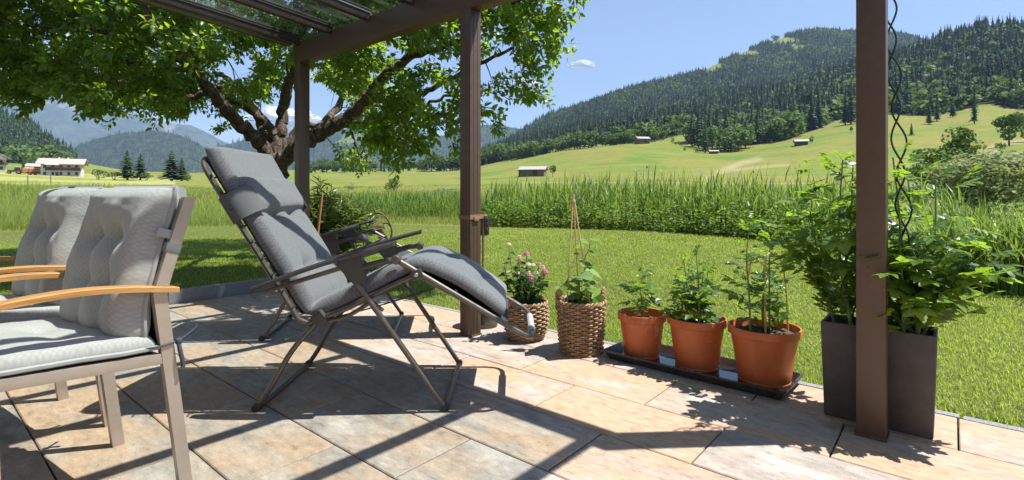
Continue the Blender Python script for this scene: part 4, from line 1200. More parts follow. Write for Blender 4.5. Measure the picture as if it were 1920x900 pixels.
# ------------------------------------------------------------------ pots in the tray
tray_c = W(1.155, 3.05)
ty = root('plant_tray', 'long black plastic tray with wet floor under the three terracotta pots', 'tray', (*tray_c, 0), PATIO_ROT - .035)
tl, tw = 1.06, .375
mb = MB(); mb.loft([rrect(tl - .05, tw - .05, .003, .03), rrect(tl - .012, tw - .012, .044, .03), rrect(tl, tw, .046, .032), rrect(tl, tw, .053, .032), rrect(tl - .022, tw - .022, .054, .03), rrect(tl - .03, tw - .03, .047, .028), rrect(tl - .065, tw - .065, .009, .025)])
mb.build('tray_body', M['tray'], ty)
mb = MB(); mb.loft([rrect(tl - .068, tw - .068, .010, .025), rrect(tl - .064, tw - .064, .0145, .025)]); mb.build('water', M['water'], ty)
def pot(label, u, v, rt, rb, h, mat, soil=.03):
    x, y = W(u, v)
    t = root('plant_pot', label, 'plant pot', (x, y, .0155), rng.uniform(0, 6), 'terracotta pots in the tray')
    p = [(0, .004), (rb - .012, .004), (rb, 0), (rb + .002, .012)]
    for k in range(10):
        f = k / 9; p.append((rb + (rt - .012 - rb) * f * .9 + .0012 * (k % 2), .016 + (h - .062) * f))
    p += [(rt - .010, h - .044), (rt, h - .040), (rt + .001, h - .006), (rt - .001, h), (rt - .008, h), (rt - .009, h - .03), (rt - .02, h - .06), (rt - .028, h - .12)]
    mb = MB(); mb.lathe(p, 48); mb.build('pot_body', mat, t)
    n = 24; mb = MB(); zs = h - soil
    rs = rt - .016 - soil * .15
    ring = lambda rr, dz: [(rr * math.cos(2 * PI * k / n), rr * math.sin(2 * PI * k / n), zs + dz + .010 * math.sin(k * 2.3 + rr * 40)) for k in range(n)]
    mb.loft([ring(rs, -.01), ring(rs * .75, .002), ring(rs * .45, .006), ring(rs * .12, .012)], False, True); mb.build('soil', M['soil'], t)
    for k in (0, 1):           # grip tabs inside the rim
        a = 2.2 + k * PI; mb = MB(); mb.box((0, 0, 0), (.012, .05, .045), bev=.003); o = mb.build('grip_tab', mat, t, ((rt - .016) * math.cos(a), (rt - .016) * math.sin(a), h - .026)); o.rotation_euler = (0, 0, a)
    return (x, y, .0155 + zs)
s1 = pot('smallest terracotta pot in the tray, scuffed with pale scratches', 1.50, 3.055, .150, .108, .272, M['terra1'], .05)
s2 = pot('middle terracotta pot in the tray, crowded with seedlings', 1.16, 3.08, .168, .122, .292, M['terra2'], .03)
s3 = pot('largest terracotta pot in the tray, with a cane hoop', .79, 3.085, .184, .132, .298, M['terra2'], .03)
tomato_plant('small young tomato plant in the scuffed terracotta pot', s1, [[(0, 0, 0), (.005, .01, .10), (-.01, 0, .2), (.01, .01, .29)]], 30, (.08, .15), .15, 51, 'tomato plants in the terracotta pots')
st = []
for k in range(7):
    a = k * .9; rr = .05 + .05 * (k % 3) / 2; hh = .16 + .05 * ((k * 3) % 5)
    st.append([(rr * math.cos(a), rr * math.sin(a), 0), (rr * 1.1 * math.cos(a), rr * 1.1 * math.sin(a), hh * .5), (rr * 1.5 * math.cos(a), rr * 1.3 * math.sin(a), hh)])
st[0] = [(0, 0, 0), (.01, 0, .2), (.0, .01, .42)]
tomato_plant('bushy clump of young tomato plants in the middle pot', s2, st, 112, (.065, .13), .12, 52, 'tomato plants in the terracotta pots')
tomato_plant('tall thin tomato plant with two stems in the pot with the cane hoop', s3, [[(-.085, -.02, 0), (-.09, -.02, .2), (-.10, -.01, .4), (-.075, 0, .62)], [(.03, .0, 0), (.035, .01, .2), (.03, 0, .4), (.05, .02, .5)], [(.02, .05, 0), (.02, .06, .15), (.06, .08, .3)]], 78, (.065, .14), .15, 53, 'tomato plants in the terracotta pots')
hp = root('cane_hoop', 'bent bamboo hoop and cane stuck in the largest terracotta pot', 'plant support', s3, .1)
mb = MB(); mb.tube(spline([(-.02, -.05, -.05), (-.025, -.05, .2), (-.025, -.05, .36), (.0, -.045, .43), (.06, -.03, .42), (.11, -.01, .33), (.135, 0, .15), (.14, 0, -.04)], 5), .0055, 7); mb.build('hoop', M['bamboo'], hp)
mb = MB(); mb.tube([(.01, .02, -.05), (.015, .02, .36)], .005, 7); mb.build('cane', M['wood_stake'], hp)
mb = MB(); mb.tube(spline([(-.025, -.05, .36), (-.08, -.03, .41), (-.105, -.02, .30)], 5), .005, 7); mb.build('hoop_end', M['bamboo'], hp)

# ------------------------------------------------------------------ wicker baskets
def basket(label, u, v, prof, rows, nst, mat, handles, seed):
    """prof: radius as a function of height (list of (z,r))"""
    x, y = W(u, v); r = random.Random(seed)
    t = root('wicker_basket', label, 'basket', (x, y, 0), r.uniform(0, 6), 'wicker baskets')
    zs = [p[0] for p in prof]; rs = [p[1] for p in prof]; H = zs[-1]
    rad = lambda z: float(np.interp(z, zs, rs))
    n = nst * 2
    for k in range(nst):
        a = 2 * PI * k / nst
        mb = MB(); mb.tube([(rad(z) * math.cos(a), rad(z) * math.sin(a), z) for z in np.linspace(.004, H, 7)], .0045, 5); mb.build('stake', mat, t)
    dz = H / rows
    for q in range(rows):
        z = dz * (q + .5); off = q % 2; pts = []
        for k in range(n * 2):
            a = 2 * PI * k / (n * 2)
            w = math.cos(nst / 2 * a * 1 + PI * off) if False else math.cos(a * nst / 2 + PI * off)
            pts.append(((rad(z) + .0075 * w) * math.cos(a), (rad(z) + .0075 * w) * math.sin(a), z + r.uniform(-.0012, .0012)))
        mb = MB(); mb.tube(pts, dz * r.uniform(.40, .50), 5, closed=True); mb.build('woven_strand', mat, t)
    # plaited rim
    for ph in (0, PI):
        mb = MB(); mb.tube([((rad(H) + .008 * math.cos(a * 14 + ph)) * math.cos(a), (rad(H) + .008 * math.cos(a * 14 + ph)) * math.sin(a), H + .006 + .008 * math.sin(a * 14 + ph)) for a in np.linspace(0, 2 * PI, 113)[:-1]], .0075, 5, closed=True); mb.build('rim_plait', mat, t)
    mb = MB(); mb.lathe([(0, .006), (rad(0) - .004, .006), (rad(0) - .004, .0)], 24); mb.build('base', mat, t)
    # dark liner with soil
    mb = MB(); mb.lathe([(rad(z) - .014, z) for z in np.linspace(.008, H - .012, 7)], 28); mb.build('liner', M['rubber'], t)
    mb = MB(); ring = lambda rr, z: [(rr * math.cos(2 * PI * k / 20), rr * math.sin(2 * PI * k / 20), z + .008 * math.sin(k * 2.1)) for k in range(20)]
    mb.loft([ring(rad(H) - .016, H - .03), ring(rad(H) * .5, H - .02), ring(.02, H - .012)], False, True); mb.build('soil', M['soil'], t)
    if handles:
        t.rotation_euler = (0, 0, handles)
        for s in (0, PI):
            for ph in (0, 2.1, 4.2):
                pts = []
                for f in np.linspace(0, 1, 25):
                    th = (f - .5) * .72; zz = H - .05 + .125 * math.sin(PI * f) ** .7
                    R_ = rad(H) + .010 * math.cos(f * 22 + ph)
                    pts.append((R_ * math.cos(s + th), R_ * math.sin(s + th), zz + .010 * math.sin(f * 22 + ph)))
                mb = MB(); mb.tube(pts, .0085, 5); mb.build('handle_strand', mat, t)
    return (x, y, H)
b2 = basket('tall straight wicker basket with plaited handles holding the bean plant', 1.868, 2.925, [(0, .135), (.1, .143), (.22, .149), (.325, .153)], 23, 24, M['wicker'], .25, 5)
b1 = basket('round low wicker basket holding the flowering plant behind the lounger foot', 2.335, 2.93, [(0, .112), (.05, .14), (.12, .157), (.19, .157), (.255, .146)], 17, 24, M['wicker'], None, 6)
bx, by = W(2.80, 2.99)
bk = root('tin_bucket', 'dark weathered tin bucket tucked behind the middle pergola post', 'bucket', (bx, by, 0))
mb = MB(); mb.lathe([(0, .004), (.10, .004), (.103, 0), (.106, .03), (.109, .034), (.109, .044), (.107, .05), (.116, .15), (.119, .154), (.119, .166), (.117, .17), (.124, .25), (.128, .252), (.128, .262), (.121, .262), (.112, .1)], 40); mb.build('bucket_body', M['tin'], bk)
mb = MB(); mb.lathe([(0, .235), (.117, .225)], 24); mb.build('soil', M['soil'], bk)

# bean plant climbing a cane tripod
HEART = fan([(-.08, .0), (-.12, .22), (.0, .40), (.2, .47), (.45, .38), (.7, .2), (.88, .07), (1, 0)])
HV, HF = np.array(HEART[0]), np.array(HEART[1])
tp = root('cane_tripod', 'three bamboo canes tied in a tripod above the tall basket', 'plant support', b2)
top = Vector((-.045, .03, .66))
for k, (dx, dy) in enumerate(((-.10, -.04), (.0, .09), (.055, -.07))):
    mb = MB(); e = top + (top - Vector((dx, dy, -.06))).normalized() * .045
    mb.tube([(dx, dy, -.06), tuple(top + Vector((.006 * (k - 1), .004 * (k - 1), 0))), tuple(e)], .0045, 7); mb.build('cane', M['bamboo'], tp)
mb = MB(); mb.tube([(top.x + .010 * math.cos(a), top.y + .010 * math.sin(a), top.z - .008 + a * .0006) for a in np.linspace(0, 25, 60)], .003, 5); mb.build('raffia_tie', M['bamboo'], tp)
bp = root('bean_plant', 'light green broad-leaved bean plant climbing out of the tall basket', 'bean plant', b2)
r4 = np.random.default_rng(64); P = []; D = []; Ls = []
for k in range(6):
    a = k * 1.05; q = [(.05 * math.cos(a), .05 * math.sin(a), -.02), (.08 * math.cos(a), .08 * math.sin(a), .09), (.13 * math.cos(a), .11 * math.sin(a), .12 + .03 * (k % 3))]
    if k == 2: q = [(.02, 0, -.02), (.05, .02, .12), (.02, .03, .25), (.06, .02, .36), (.05, .03, .42)]
    if k == 4: q = [(-.02, .03, -.02), (.0, .04, .1), (.05, .0, .2), (.03, .03, .3)]
    pts = spline(q, 5); mb = MB(); mb.tube([tuple(p) for p in pts], .0028, 6); mb.build('stem', M['stem'], bp)
    for j in range(9 if k in (2, 4) else 6):
        p = pts[min(len(pts) - 1, int((j + 1) / (9 if k in (2, 4) else 6) * len(pts)))]; az = r4.uniform(0, 6.28); el = r4.uniform(-.5, .35)
        d = np.array([math.cos(az) * math.cos(el), math.sin(az) * math.cos(el), math.sin(el)]); P.append(np.array(p) + d * r4.uniform(.0, .05)); D.append(d); Ls.append(r4.uniform(.06, .115) * (1 if p[2] < .28 else .65))
P = np.array(P); D = np.array(D); Ls = np.array(Ls)
set_leaves(bp, HV, HF, frames(D, unit(np.array([0, -.25, 1.]) + r4.normal(size=P.shape) * .4), Ls, Ls), P, M['bean_leaf'], 300, org=b2)

# flowering plant in the round basket
fp = root('flowering_plant', 'dark-leaved plant with pink and cream pompom flowers in the round basket', 'flower', b1)
r5 = np.random.default_rng(65); P = []; D = []; Ls = []; tips = []
OV, OF = map(np.array, fan([(0, 0), (.18, .24), (.42, .32), (.7, .2), (1, 0)]))
for k in range(26):
    a = r5.uniform(0, 6.28); s = r5.uniform(.0, 1) ** .6 * .15; hh = r5.uniform(.16, .36) * (1 - .35 * (s / .15) ** 2)
    if k == 0: a, s, hh = 3.6, .12, .41
    q = [(s * .4 * math.cos(a), s * .4 * math.sin(a), -.02), (s * .9 * math.cos(a), s * .9 * math.sin(a), hh * .5), (s * 1.15 * math.cos(a), s * 1.15 * math.sin(a), hh)]
    pts = spline(q, 5); mb = MB(); mb.tube([tuple(p) for p in pts], .0026, 5); mb.build('stem', M['stem'], fp)
    tips.append(pts[-1])
    for j in range(17):
        p = pts[1 + int(j / 17 * (len(pts) - 2))]; az = r5.uniform(0, 6.28); el = r5.uniform(-.4, .5)
        d = np.array([math.cos(az) * math.cos(el), math.sin(az) * math.cos(el), math.sin(el)]); P.append(np.array(p) + d * .006); D.append(d); Ls.append(r5.uniform(.035, .068))
P = np.array(P); D = np.array(D); Ls = np.array(Ls)
set_leaves(fp, OV, OF, frames(D, unit(np.array([0, 0, 1.]) + r5.normal(size=P.shape) * .4), Ls, Ls), P, M['flower_leaf'], 300, org=b1)
def pompom(seed):
    r = np.random.default_rng(seed); n = 46; d = rdir(n, r); d[:, 2] = np.abs(d[:, 2]) * 1.1 - .25; d = unit(d)
    TV = np.array([(0, 0, 0), (.6, .35, .1), (1, 0, -.1), (.6, -.35, .1)]); TF = np.array([(0, 1, 2), (0, 2, 3)])
    tang = unit(np.cross(d, rdir(n, r)))
    Mx = frames(tang, d, np.full(n, .55), np.full(n, .6)); return inst(TV, TF, Mx, d * .75 - tang * .22, r.uniform(0, .99, n))
poms = []
for i in range(3):
    for mt in ('pink', 'cream'):
        Vt, F, rn = pompom(70 + i); me = np_mesh('flower_head', Vt, F, rn); me.materials.append(M[mt]); poms.append(me)
o_ = sorted(range(len(tips)), key=lambda k: -tips[k][2])
for q, k in enumerate(o_[:19]):
    o = link('flower_head', poms[[1, 0, 3, 5, 2, 1, 3, 4, 5, 0, 1][q % 11]], None, fp, Vector(tips[k]) + Vector((0, 0, .008))); sc = random.uniform(.021, .031); o.scale = (sc, sc, sc)

# ------------------------------------------------------------------ square planters with big tomato plants and spiral stakes
def planter(label, u0, u1):
    c = W((u0 + u1) / 2, 2.925)
    t = root('square_planter', label, 'planter', (*c, 0), PATIO_ROT, 'tall square planters')
    w = abs(u1 - u0) - .006; d = .21; h = .44
    mb = MB(); mb.loft([rrect(w - .03, d - .03, .0, .006, 2), rrect(w - .025, d - .025, .004, .006, 2), rrect(w, d, h - .004, .005, 2), rrect(w - .004, d - .004, h, .005, 2), rrect(w - .026, d - .026, h, .004, 2), rrect(w - .03, d - .03, h - .07, .004, 2)], True, False); mb.build('planter_body', M['planter'], t)
    mb = MB(); mb.box((0, 0, h - .045), (w - .028, d - .028, .03)); mb.build('soil', M['soil'], t, smooth=False)
    return (c[0], c[1], h - .035)
p_r = planter('tall dark brown square planter to the right of the right pergola post', .045, .258)
p_l = planter('tall dark brown square planter half hidden behind the right pergola post', .268, .478)
def big_tomato(label, org, stems, n, seed, Lr):
    return tomato_plant(label, org, stems, n, Lr, .03, seed, 'large tomato plants in the square planters', bushy=.45)
big_tomato('large tomato plant with thick pale stem in the planter behind the right post', p_l, [[(-.02, -.05, 0), (-.05, -.04, .2), (-.07, -.03, .42), (-.04, 0, .66), (-.03, 0, .80)], [(.03, .03, 0), (.02, .06, .25), (.06, .08, .5), (.07, .08, .78)], [(-.05, .03, 0), (-.08, .06, .2), (-.12, .08, .42), (-.14, .08, .55)]], 185, 81, (.10, .18))
big_tomato('large sprawling tomato plant in the right-hand planter', p_r, [[(.0, -.05, 0), (.03, -.06, .2), (.08, -.05, .42), (.10, -.03, .70)], [(-.03, .0, 0), (-.04, .0, .25), (-.02, .02, .5), (-.03, .05, .80)], [(.04, .03, 0), (.08, .05, .18), (.13, .07, .34), (.20, .1, .50)], [(-.05, -.04, 0), (-.06, -.05, .2), (-.07, -.05, .40)], [(.05, -.02, 0), (.09, -.04, .16), (.14, -.05, .30), (.20, -.04, .40)]], 265, 82, (.10, .175))
def spiral(label, a, b, amp, pitch, ph, zend=None):
    t = root('spiral_stake', label, 'plant stake', a, 0, 'spiral tomato stakes')
    A = Vector((0, 0, -.12)); B = Vector(b) - Vector(a); D = B - A; L = D.length; d = D.normalized()
    s = d.cross(Vector((0, 1, 0))).normalized(); q = d.cross(s); pts = []
    n = int(L / pitch * 16)
    for i in range(n + 1):
        f = i / n; an = ph + 2 * PI * f * L / pitch; k = amp * min(1, f * 6)
        pts.append(A + D * f + (s * math.cos(an) + q * math.sin(an)) * k)
    mb = MB(); mb.tube(pts, .0042, 7); mb.build('spiral_rod', M['spiral'], t); return t
pr = Vector(p_r)
spiral('dark green spiral stake swinging widest in the right-hand tomato plant', (1.815, 2.345, pr.z), (1.685, 2.35, 2.08), .023, .30, .6)
spiral('dark green spiral stake twisted close against its neighbour in the right-hand planter', (1.80, 2.36, pr.z), (1.690, 2.362, 2.06), .021, .30, 3.5)
pl_ = Vector(p_l)
spiral('dark green spiral stake peeping out left of the right pergola post', (pl_.x + .035, pl_.y + .0, pl_.z), (1.672, pl_.y + .0, 1.13), .022, .30, 2.0)

# ------------------------------------------------------------------ grass: mown lawn, meadow, reeds
def scatter(n, x0, x1, y0, y1): return np.stack([rng.uniform(x0, x1, n), rng.uniform(y0, y1, n)], 1)
def vis(X, Y, m=.07):
    return np.abs(X) < Y * (1.2 + m) + .3
# lawn blades, density falling with distance
Ps = []; Hs = []; Ws = []
for (y0, y1, dens, h, w) in ((2.0, 4.6, 5600, .040, .0042), (4.6, 7.5, 2700, .042, .0058), (7.5, 11, 1300, .044, .0085), (11, 17.5, 650, .048, .013)):
    n = int((2.6 * y1) * (y1 - y0) * dens * 1.0)
    p = scatter(n, -1.3 * y1, 1.3 * y1, y0, y1)
    sd = patio_sd(p[:, 0], p[:, 1])
    k = vis(p[:, 0], p[:, 1]) & (sd > .012) & (inside_lawn(p[:, 0], p[:, 1]) < .15) & (np.hypot(p[:, 0], p[:, 1]) < 17.5)
    p = p[k]; Ps.append(p); e = np.clip(1 - sd[k] / .12, 0, 1)
    Hs.append(h * rng.uniform(.55, 1.25, len(p)) * (1 + .7 * e)); Ws.append(np.full(len(p), w) * rng.uniform(.7, 1.3, len(p)))
P = np.concatenate(Ps); Hh = np.concatenate(Hs); Ww = np.concatenate(Ws)
z = hz(P[:, 0], P[:, 1]) - .027
pat = fbm(P[:, 0] * 1.3, P[:, 1] * 1.3, 4, 2); pat2 = fbm(P[:, 0] * .35, P[:, 1] * .35, 3, 6)
dry = patio_sd(P[:, 0], P[:, 1]) < .07 + .10 * pat
Vt, F, rn = blades(np.column_stack([P, z]), Hh, Ww, rng.uniform(.2, 1.1, len(P)), rng.uniform(0, 6.28, len(P)), np.clip(rng.uniform(0, .55, len(P)) + 1.0 * (pat - .40) + 1.5 * (pat2 - .45) + .5 * dry, 0, .98), 2)
tag(link('lawn_grass', np_mesh('lawn_grass', Vt, F, rn), M['lawn_blade']), kind='stuff')

# meadow grass beyond the lawn (left and middle)
Ps = []; Hs = []; Ws = []
for (y0, y1, dens, w) in ((11.5, 18, 330, .011), (18, 27, 150, .017), (27, 46, 48, .03), (46, 62, 12, .05)):
    n = int(2.5 * y1 * (y1 - y0) * dens); p = scatter(n, -1.3 * y1, 1.3 * y1, y0, y1)
    e = inside_lawn(p[:, 0], p[:, 1]); px_ = pxof(p[:, 0], p[:, 1])
    k = (e > -.03) & (px_ < 960) & (px_ > -420) & ~((p[:, 1] > 45) & (px_ < 320))
    k &= rng.uniform(size=n) < .45 + .55 * fbm(p[:, 0] * .5, p[:, 1] * .5, 3, 4)
    p = p[k]; e = e[k]; px_ = px_[k]
    Ps.append(p); tall = .30 + .28 * np.clip(e / 3, 0, 1) + .20 * fbm(p[:, 0] * .3, p[:, 1] * .3, 2, 12)
    tall *= np.where(px_ > 560, .62, 1) * (.65 + .7 * fbm(p[:, 0] * .7 + 4, p[:, 1] * .5, 3, 19))
    Hs.append(tall * rng.uniform(.6, 1.15, len(p)) * np.where(p[:, 1] > 46, .5, 1)); Ws.append(w * rng.uniform(.6, 1.2, len(p)))
P = np.concatenate(Ps); Hh = np.concatenate(Hs); Ww = np.concatenate(Ws)
pat = fbm(P[:, 0] * .55, P[:, 1] * .35, 4, 22)
Vt, F, rn = blades(np.column_stack([P, hz(P[:, 0], P[:, 1]) - .02]), Hh, Ww, rng.uniform(.1, .7, len(P)), rng.normal(.4, 1.2, len(P)), np.clip(rng.uniform(0, .6, len(P)) + .9 * (pat - .3), 0, .98), 3)
tag(link('meadow_grass', np_mesh('meadow_grass', Vt, F, rn), M['meadow_blade']), kind='stuff')

# reed bed: stems with long arching leaves; leafy nettles in front
def reed_bed(name, pts, hs, mat, nl, wl, seed, lr=(.35, .6)):
    r = np.random.default_rng(seed); n = len(pts); z = hz(pts[:, 0], pts[:, 1])
    lean = r.normal(0, .17, (n, 2)); k = nl
    f = np.tile(np.linspace(.22, .97, k), (n, 1)) + r.uniform(-.06, .06, (n, k))
    base = np.stack([pts[:, 0, None] + lean[:, 0, None] * hs[:, None] * f, pts[:, 1, None] + lean[:, 1, None] * hs[:, None] * f, z[:, None] + hs[:, None] * f * .85], -1)
    az = r.uniform(0, 6.28, (n, 1)) + np.arange(k)[None] * PI + r.normal(0, .5, (n, k))
    L = r.uniform(*lr, (n, k)) * np.minimum(1, hs[:, None]) * (1.05 - .35 * np.abs(f - .6))
    ln = r.uniform(.2, 1.25, (n, k)) * (1.15 - .7 * f)
    rn = np.clip(np.repeat(r.uniform(0, .6, n), k) + r.uniform(0, .35, n * k), 0, .98)
    A = blades(base.reshape(-1, 3), L.ravel(), np.full(n * k, wl) * r.uniform(.6, 1.25, n * k), ln.ravel(), az.ravel(), rn, 3)
    B = blades(np.column_stack([pts, z - .02]), hs * .98, np.full(n, .012), np.hypot(lean[:, 0], lean[:, 1]), np.arctan2(lean[:, 1], lean[:, 0]), r.uniform(.2, .8, n), 2)
    Vt = np.concatenate([A[0], B[0]]); F = np.concatenate([A[1], B[1] + len(A[0])])
    return tag(link(name, np_mesh(name, Vt, F, np.concatenate([A[2], B[2]])), mat), kind='stuff')
p = scatter(30000, -3, 13, 8, 23); e = inside_lawn(p[:, 0], p[:, 1]); px_ = pxof(p[:, 0], p[:, 1])
k = (e > .45) & (e < 4.2) & (px_ > 890 + 60 * rng.uniform(size=len(p)) ** 2) & (px_ < 1800) & (rng.uniform(size=len(p)) < .20)
p = p[k]; e = e[k]; px_ = px_[k]
# reed height follows the bed: about 1.2 m on the left, lower to the right
hs = (.62 + 1.0 * fbm(p[:, 0] * .9, p[:, 1] * .9, 3, 31)) * np.interp(px_, [890, 960, 1060, 1250, 1400, 1560, 1750], [.85, 1.02, 1.22, 1.14, 1.0, .88, .8]) * rng.uniform(.6, 1.15, len(p)) * (.75 + .25 * np.clip((e - .4) / 1.2, 0, 1))
reed_bed('reed_bed', p, hs, M['reed_blade'], 8, .036, 91, (.4, .8))
p = scatter(2200, -7, 0, 19, 26); px_ = pxof(p[:, 0], p[:, 1]); k = (px_ > 590) & (px_ < 885) & (fbm(p[:, 0] * .5, p[:, 1] * .5, 2, 3) > .40); p = p[k]
reed_bed('reed_clump_grass', p, rng.uniform(.55, 1.0, len(p)), M['reed_blade'], 6, .028, 92)
# nettles
p = scatter(15000, -2, 13, 7, 18); e = inside_lawn(p[:, 0], p[:, 1]); px_ = pxof(p[:, 0], p[:, 1])
k = (e > -.05) & (e < 1.3) & (px_ > 890) & (px_ < 1790) & (rng.uniform(size=len(p)) < .62); p = p[k]; e = e[k]
n = len(p); hN = rng.uniform(.28, .85, n) * (.75 + .45 * np.clip(e, 0, .6)); hN *= .7 + .6 * fbm(p[:, 0] * 1.1, p[:, 1] * 1.1, 2, 8); m_ = 16
f = rng.uniform(.05, 1, (n, m_)); az = rng.uniform(0, 6.28, (n, m_)); rr = .05 + .09 * (1 - f)
Pn = np.stack([p[:, 0, None] + np.cos(az) * rr, p[:, 1, None] + np.sin(az) * rr, hz(p[:, 0], p[:, 1])[:, None] + hN[:, None] * f], -1).reshape(-1, 3)
d = np.stack([np.cos(az), np.sin(az), rng.uniform(-.5, .4, az.shape)], -1).reshape(-1, 3)
Ll = rng.uniform(.07, .15, len(Pn))
Vt, F, rn = inst(LEAF_V, LEAF_F[:4], frames(d, unit(np.array([0, 0, 1.]) + rng.normal(size=d.shape) * .3), Ll, Ll * .62), Pn, np.clip(rng.uniform(0, .5, len(Pn)) + .45 * f.ravel(), 0, .98))
tag(link('nettle_undergrowth', np_mesh('nettle_undergrowth', Vt, F, rn), M['nettle']), kind='stuff')
# iris-like sword leaves to the right of the planters
p = scatter(4200, 3.9, 10.5, 4.6, 10.2); e = inside_lawn(p[:, 0], p[:, 1]); px_ = pxof(p[:, 0], p[:, 1])
k = (e > .25) & (e < 2.2) & (px_ > 1735) & (px_ < 2010) & (rng.uniform(size=len(p)) < .85); p = p[k]
n = len(p); q = np.repeat(p, 7, 0) + rng.normal(0, .05, (n * 7, 2))
Vt, F, rn = blades(np.column_stack([q, hz(q[:, 0], q[:, 1]) - .02]), rng.uniform(.55, 1.15, len(q)), rng.uniform(.02, .034, len(q)), rng.uniform(.05, .75, len(q)), rng.uniform(0, 6.28, len(q)), rng.uniform(0, .98, len(q)), 5, 2.0)
tag(link('sword_leaf_grass', np_mesh('sword_leaf_grass', Vt, F, rn), M['iris_blade']), kind='stuff')

# ------------------------------------------------------------------ apple tree beyond the left post
TB = np.array([-3.52, 8.0, hz1(-3.52, 8.0)])
at_root = root('apple_tree', 'old spreading apple tree with mossy forked trunk shading the lawn behind the lounger', 'tree', tuple(TB))
def wp(px, py, Y): return np.array(at(px, py, Y)) - TB
limbs = []
def limb(pts, r0, r1, pw=1.0): limbs.append((np.array(pts), r0, r1, pw))
fork = wp(516, 300, 8.0)
limb([(-.03, 0, -.1), (0, 0, .25), wp(522, 400, 8.0), wp(520, 345, 8.0), fork], .20, .15)
limb([fork + (0, 0, -.15), wp(488, 268, 7.9), wp(448, 232, 7.8), wp(412, 192, 7.7), wp(362, 130, 7.5), wp(312, 92, 7.2), wp(262, 62, 6.9), wp(200, 30, 6.6)], .13, .04)
limb([fork, wp(512, 250, 8.0), wp(482, 216, 8.0), wp(440, 188, 7.9), wp(400, 172, 7.8), wp(340, 185, 7.7), wp(280, 165, 7.5), wp(210, 150, 7.2)], .085, .025)
limb([fork, wp(526, 250, 8.1), wp(532, 195, 8.2), wp(545, 140, 8.3), wp(552, 60, 8.5), wp(560, -40, 8.7)], .11, .045)
limb([fork + (0, 0, -.12), wp(560, 275, 7.9), wp(605, 248, 7.8), wp(650, 222, 7.7), wp(690, 182, 7.55), wp(718, 145, 7.4), wp(765, 108, 7.2), wp(800, 50, 7.0), wp(830, -30, 6.9)], .135, .045)
limb([fork, wp(565, 240, 8.2), wp(620, 240, 8.3), wp(680, 228, 8.3), wp(740, 205, 8.2), wp(800, 195, 8.1), wp(860, 170, 8.0)], .07, .022)
limb([wp(690, 182, 7.55), wp(760, 190, 7.3), wp(820, 160, 7.0), wp(880, 130, 6.8), wp(960, 90, 6.6)], .06, .02)
limb([wp(655, 235, 7.7), wp(664, 262, 7.6), wp(676, 290, 7.5), wp(700, 308, 7.45)], .022, .008)
limb([wp(765, 108, 7.2), wp(850, 80, 6.7), wp(930, 30, 6.4), wp(1000, -20, 6.3)], .05, .018)
limb([fork, fork + (.3, 1.2, .7), fork + (.4, 2.4, 1.6), fork + (.2, 3.4, 2.2)], .11, .03)
limb([fork, fork + (-.8, 1.0, .9), fork + (-1.9, 2.2, 1.7), fork + (-2.6, 2.9, 2.0)], .10, .03)
limb([wp(448, 232, 7.8), wp(380, 150, 6.6), wp(300, 60, 5.6), wp(250, -40, 5.0)], .07, .02)
limb([wp(532, 195, 8.2), wp(560, 80, 7.2), wp(600, -60, 6.2), wp(640, -200, 5.6)], .08, .02)
limb([wp(362, 130, 7.5), wp(260, 120, 7.6), wp(150, 100, 7.7), wp(40, 110, 7.6), wp(-80, 120, 7.5)], .06, .02)
limb([wp(312, 92, 7.2), wp(200, 60, 6.4), wp(90, 50, 6.0), wp(0, 40, 5.8)], .045, .015)
limb([wp(552, 60, 8.5), wp(480, -60, 8.6), wp(420, -180, 8.6)], .05, .02)
nodes = []; nrad = []
for pts, r0, r1, pw in limbs:
    c = spline(pts, 7); n = len(c)
    c = [p + (0 if i in (0, n - 1) else 1) * np.array([math.sin(i * 1.9 + p[0] * 5), math.cos(i * 1.3 + p[0] * 3), math.sin(i * 2.3)]) * .018 for i, p in enumerate(c)]
    rr = [(r0 + (r1 - r0) * (i / (n - 1)) ** .8) * (1 + .10 * math.sin(i * 2.7)) for i in range(n)]
    mb = MB(); mb.tube([tuple(p) for p in c], rr, 11); mb.build('trunk' if r0 > .19 else 'limb', M['bark'], at_root)
    for p, q in zip(c, rr):
        if r0 < .19: nodes.append(np.array(p)); nrad.append(q)
mb = MB(); k0 = wp(415, 178, 7.75); mb.tube([tuple(k0 + (0, 0, -.06)), tuple(k0 + (.0, -.03, .06)), tuple(k0 + (.02, -.06, .13))], [.05, .05, .042], 9); mb.build('pruned_stub', M['bark'], at_root)
mb = MB(); g0 = wp(522, 352, 8.0); mb.tube([(g0[0] + .183 * math.cos(a), g0[1] + .183 * math.sin(a), g0[2]) for a in np.linspace(0, 2 * PI, 25)[:-1]], .012, 5, closed=True); mb.build('tie_band', plain('green_band', (.03, .12, .09), None, rough=.7), at_root)
# leaf clusters inside the crown's envelope
BND = [(-500, 240), (-100, 215), (0, 192), (60, 200), (100, 190), (140, 182), (172, 235), (215, 232), (250, 212), (300, 205), (340, 228), (372, 220), (400, 240), (440, 268), (470, 250), (500, 185), (540, 170), (585, 172), (615, 225), (632, 300), (680, 312), (745, 328), (785, 298), (822, 318), (855, 288), (890, 282), (925, 288), (950, 255), (975, 228), (1000, 196), (1040, 182), (1056, 150), (1062, 60), (1075, -10), (1150, -200)]
HOLES = [(437, 135, 30, 19), (607, 198, 40, 34), (535, 215, 62, 26), (385, 214, 22, 13), (648, 258, 20, 16), (60, 228, 30, 20), (30, 72, 14, 9), (455, 232, 24, 14), (600, 120, 10, 7), (730, 100, 9, 6), (565, 150, 16, 12)]
rt = np.random.default_rng(77); C = np.array([-3.35, 7.7, 3.75]); Rd = np.array([4.75, 4.3, 2.75])
pts = []
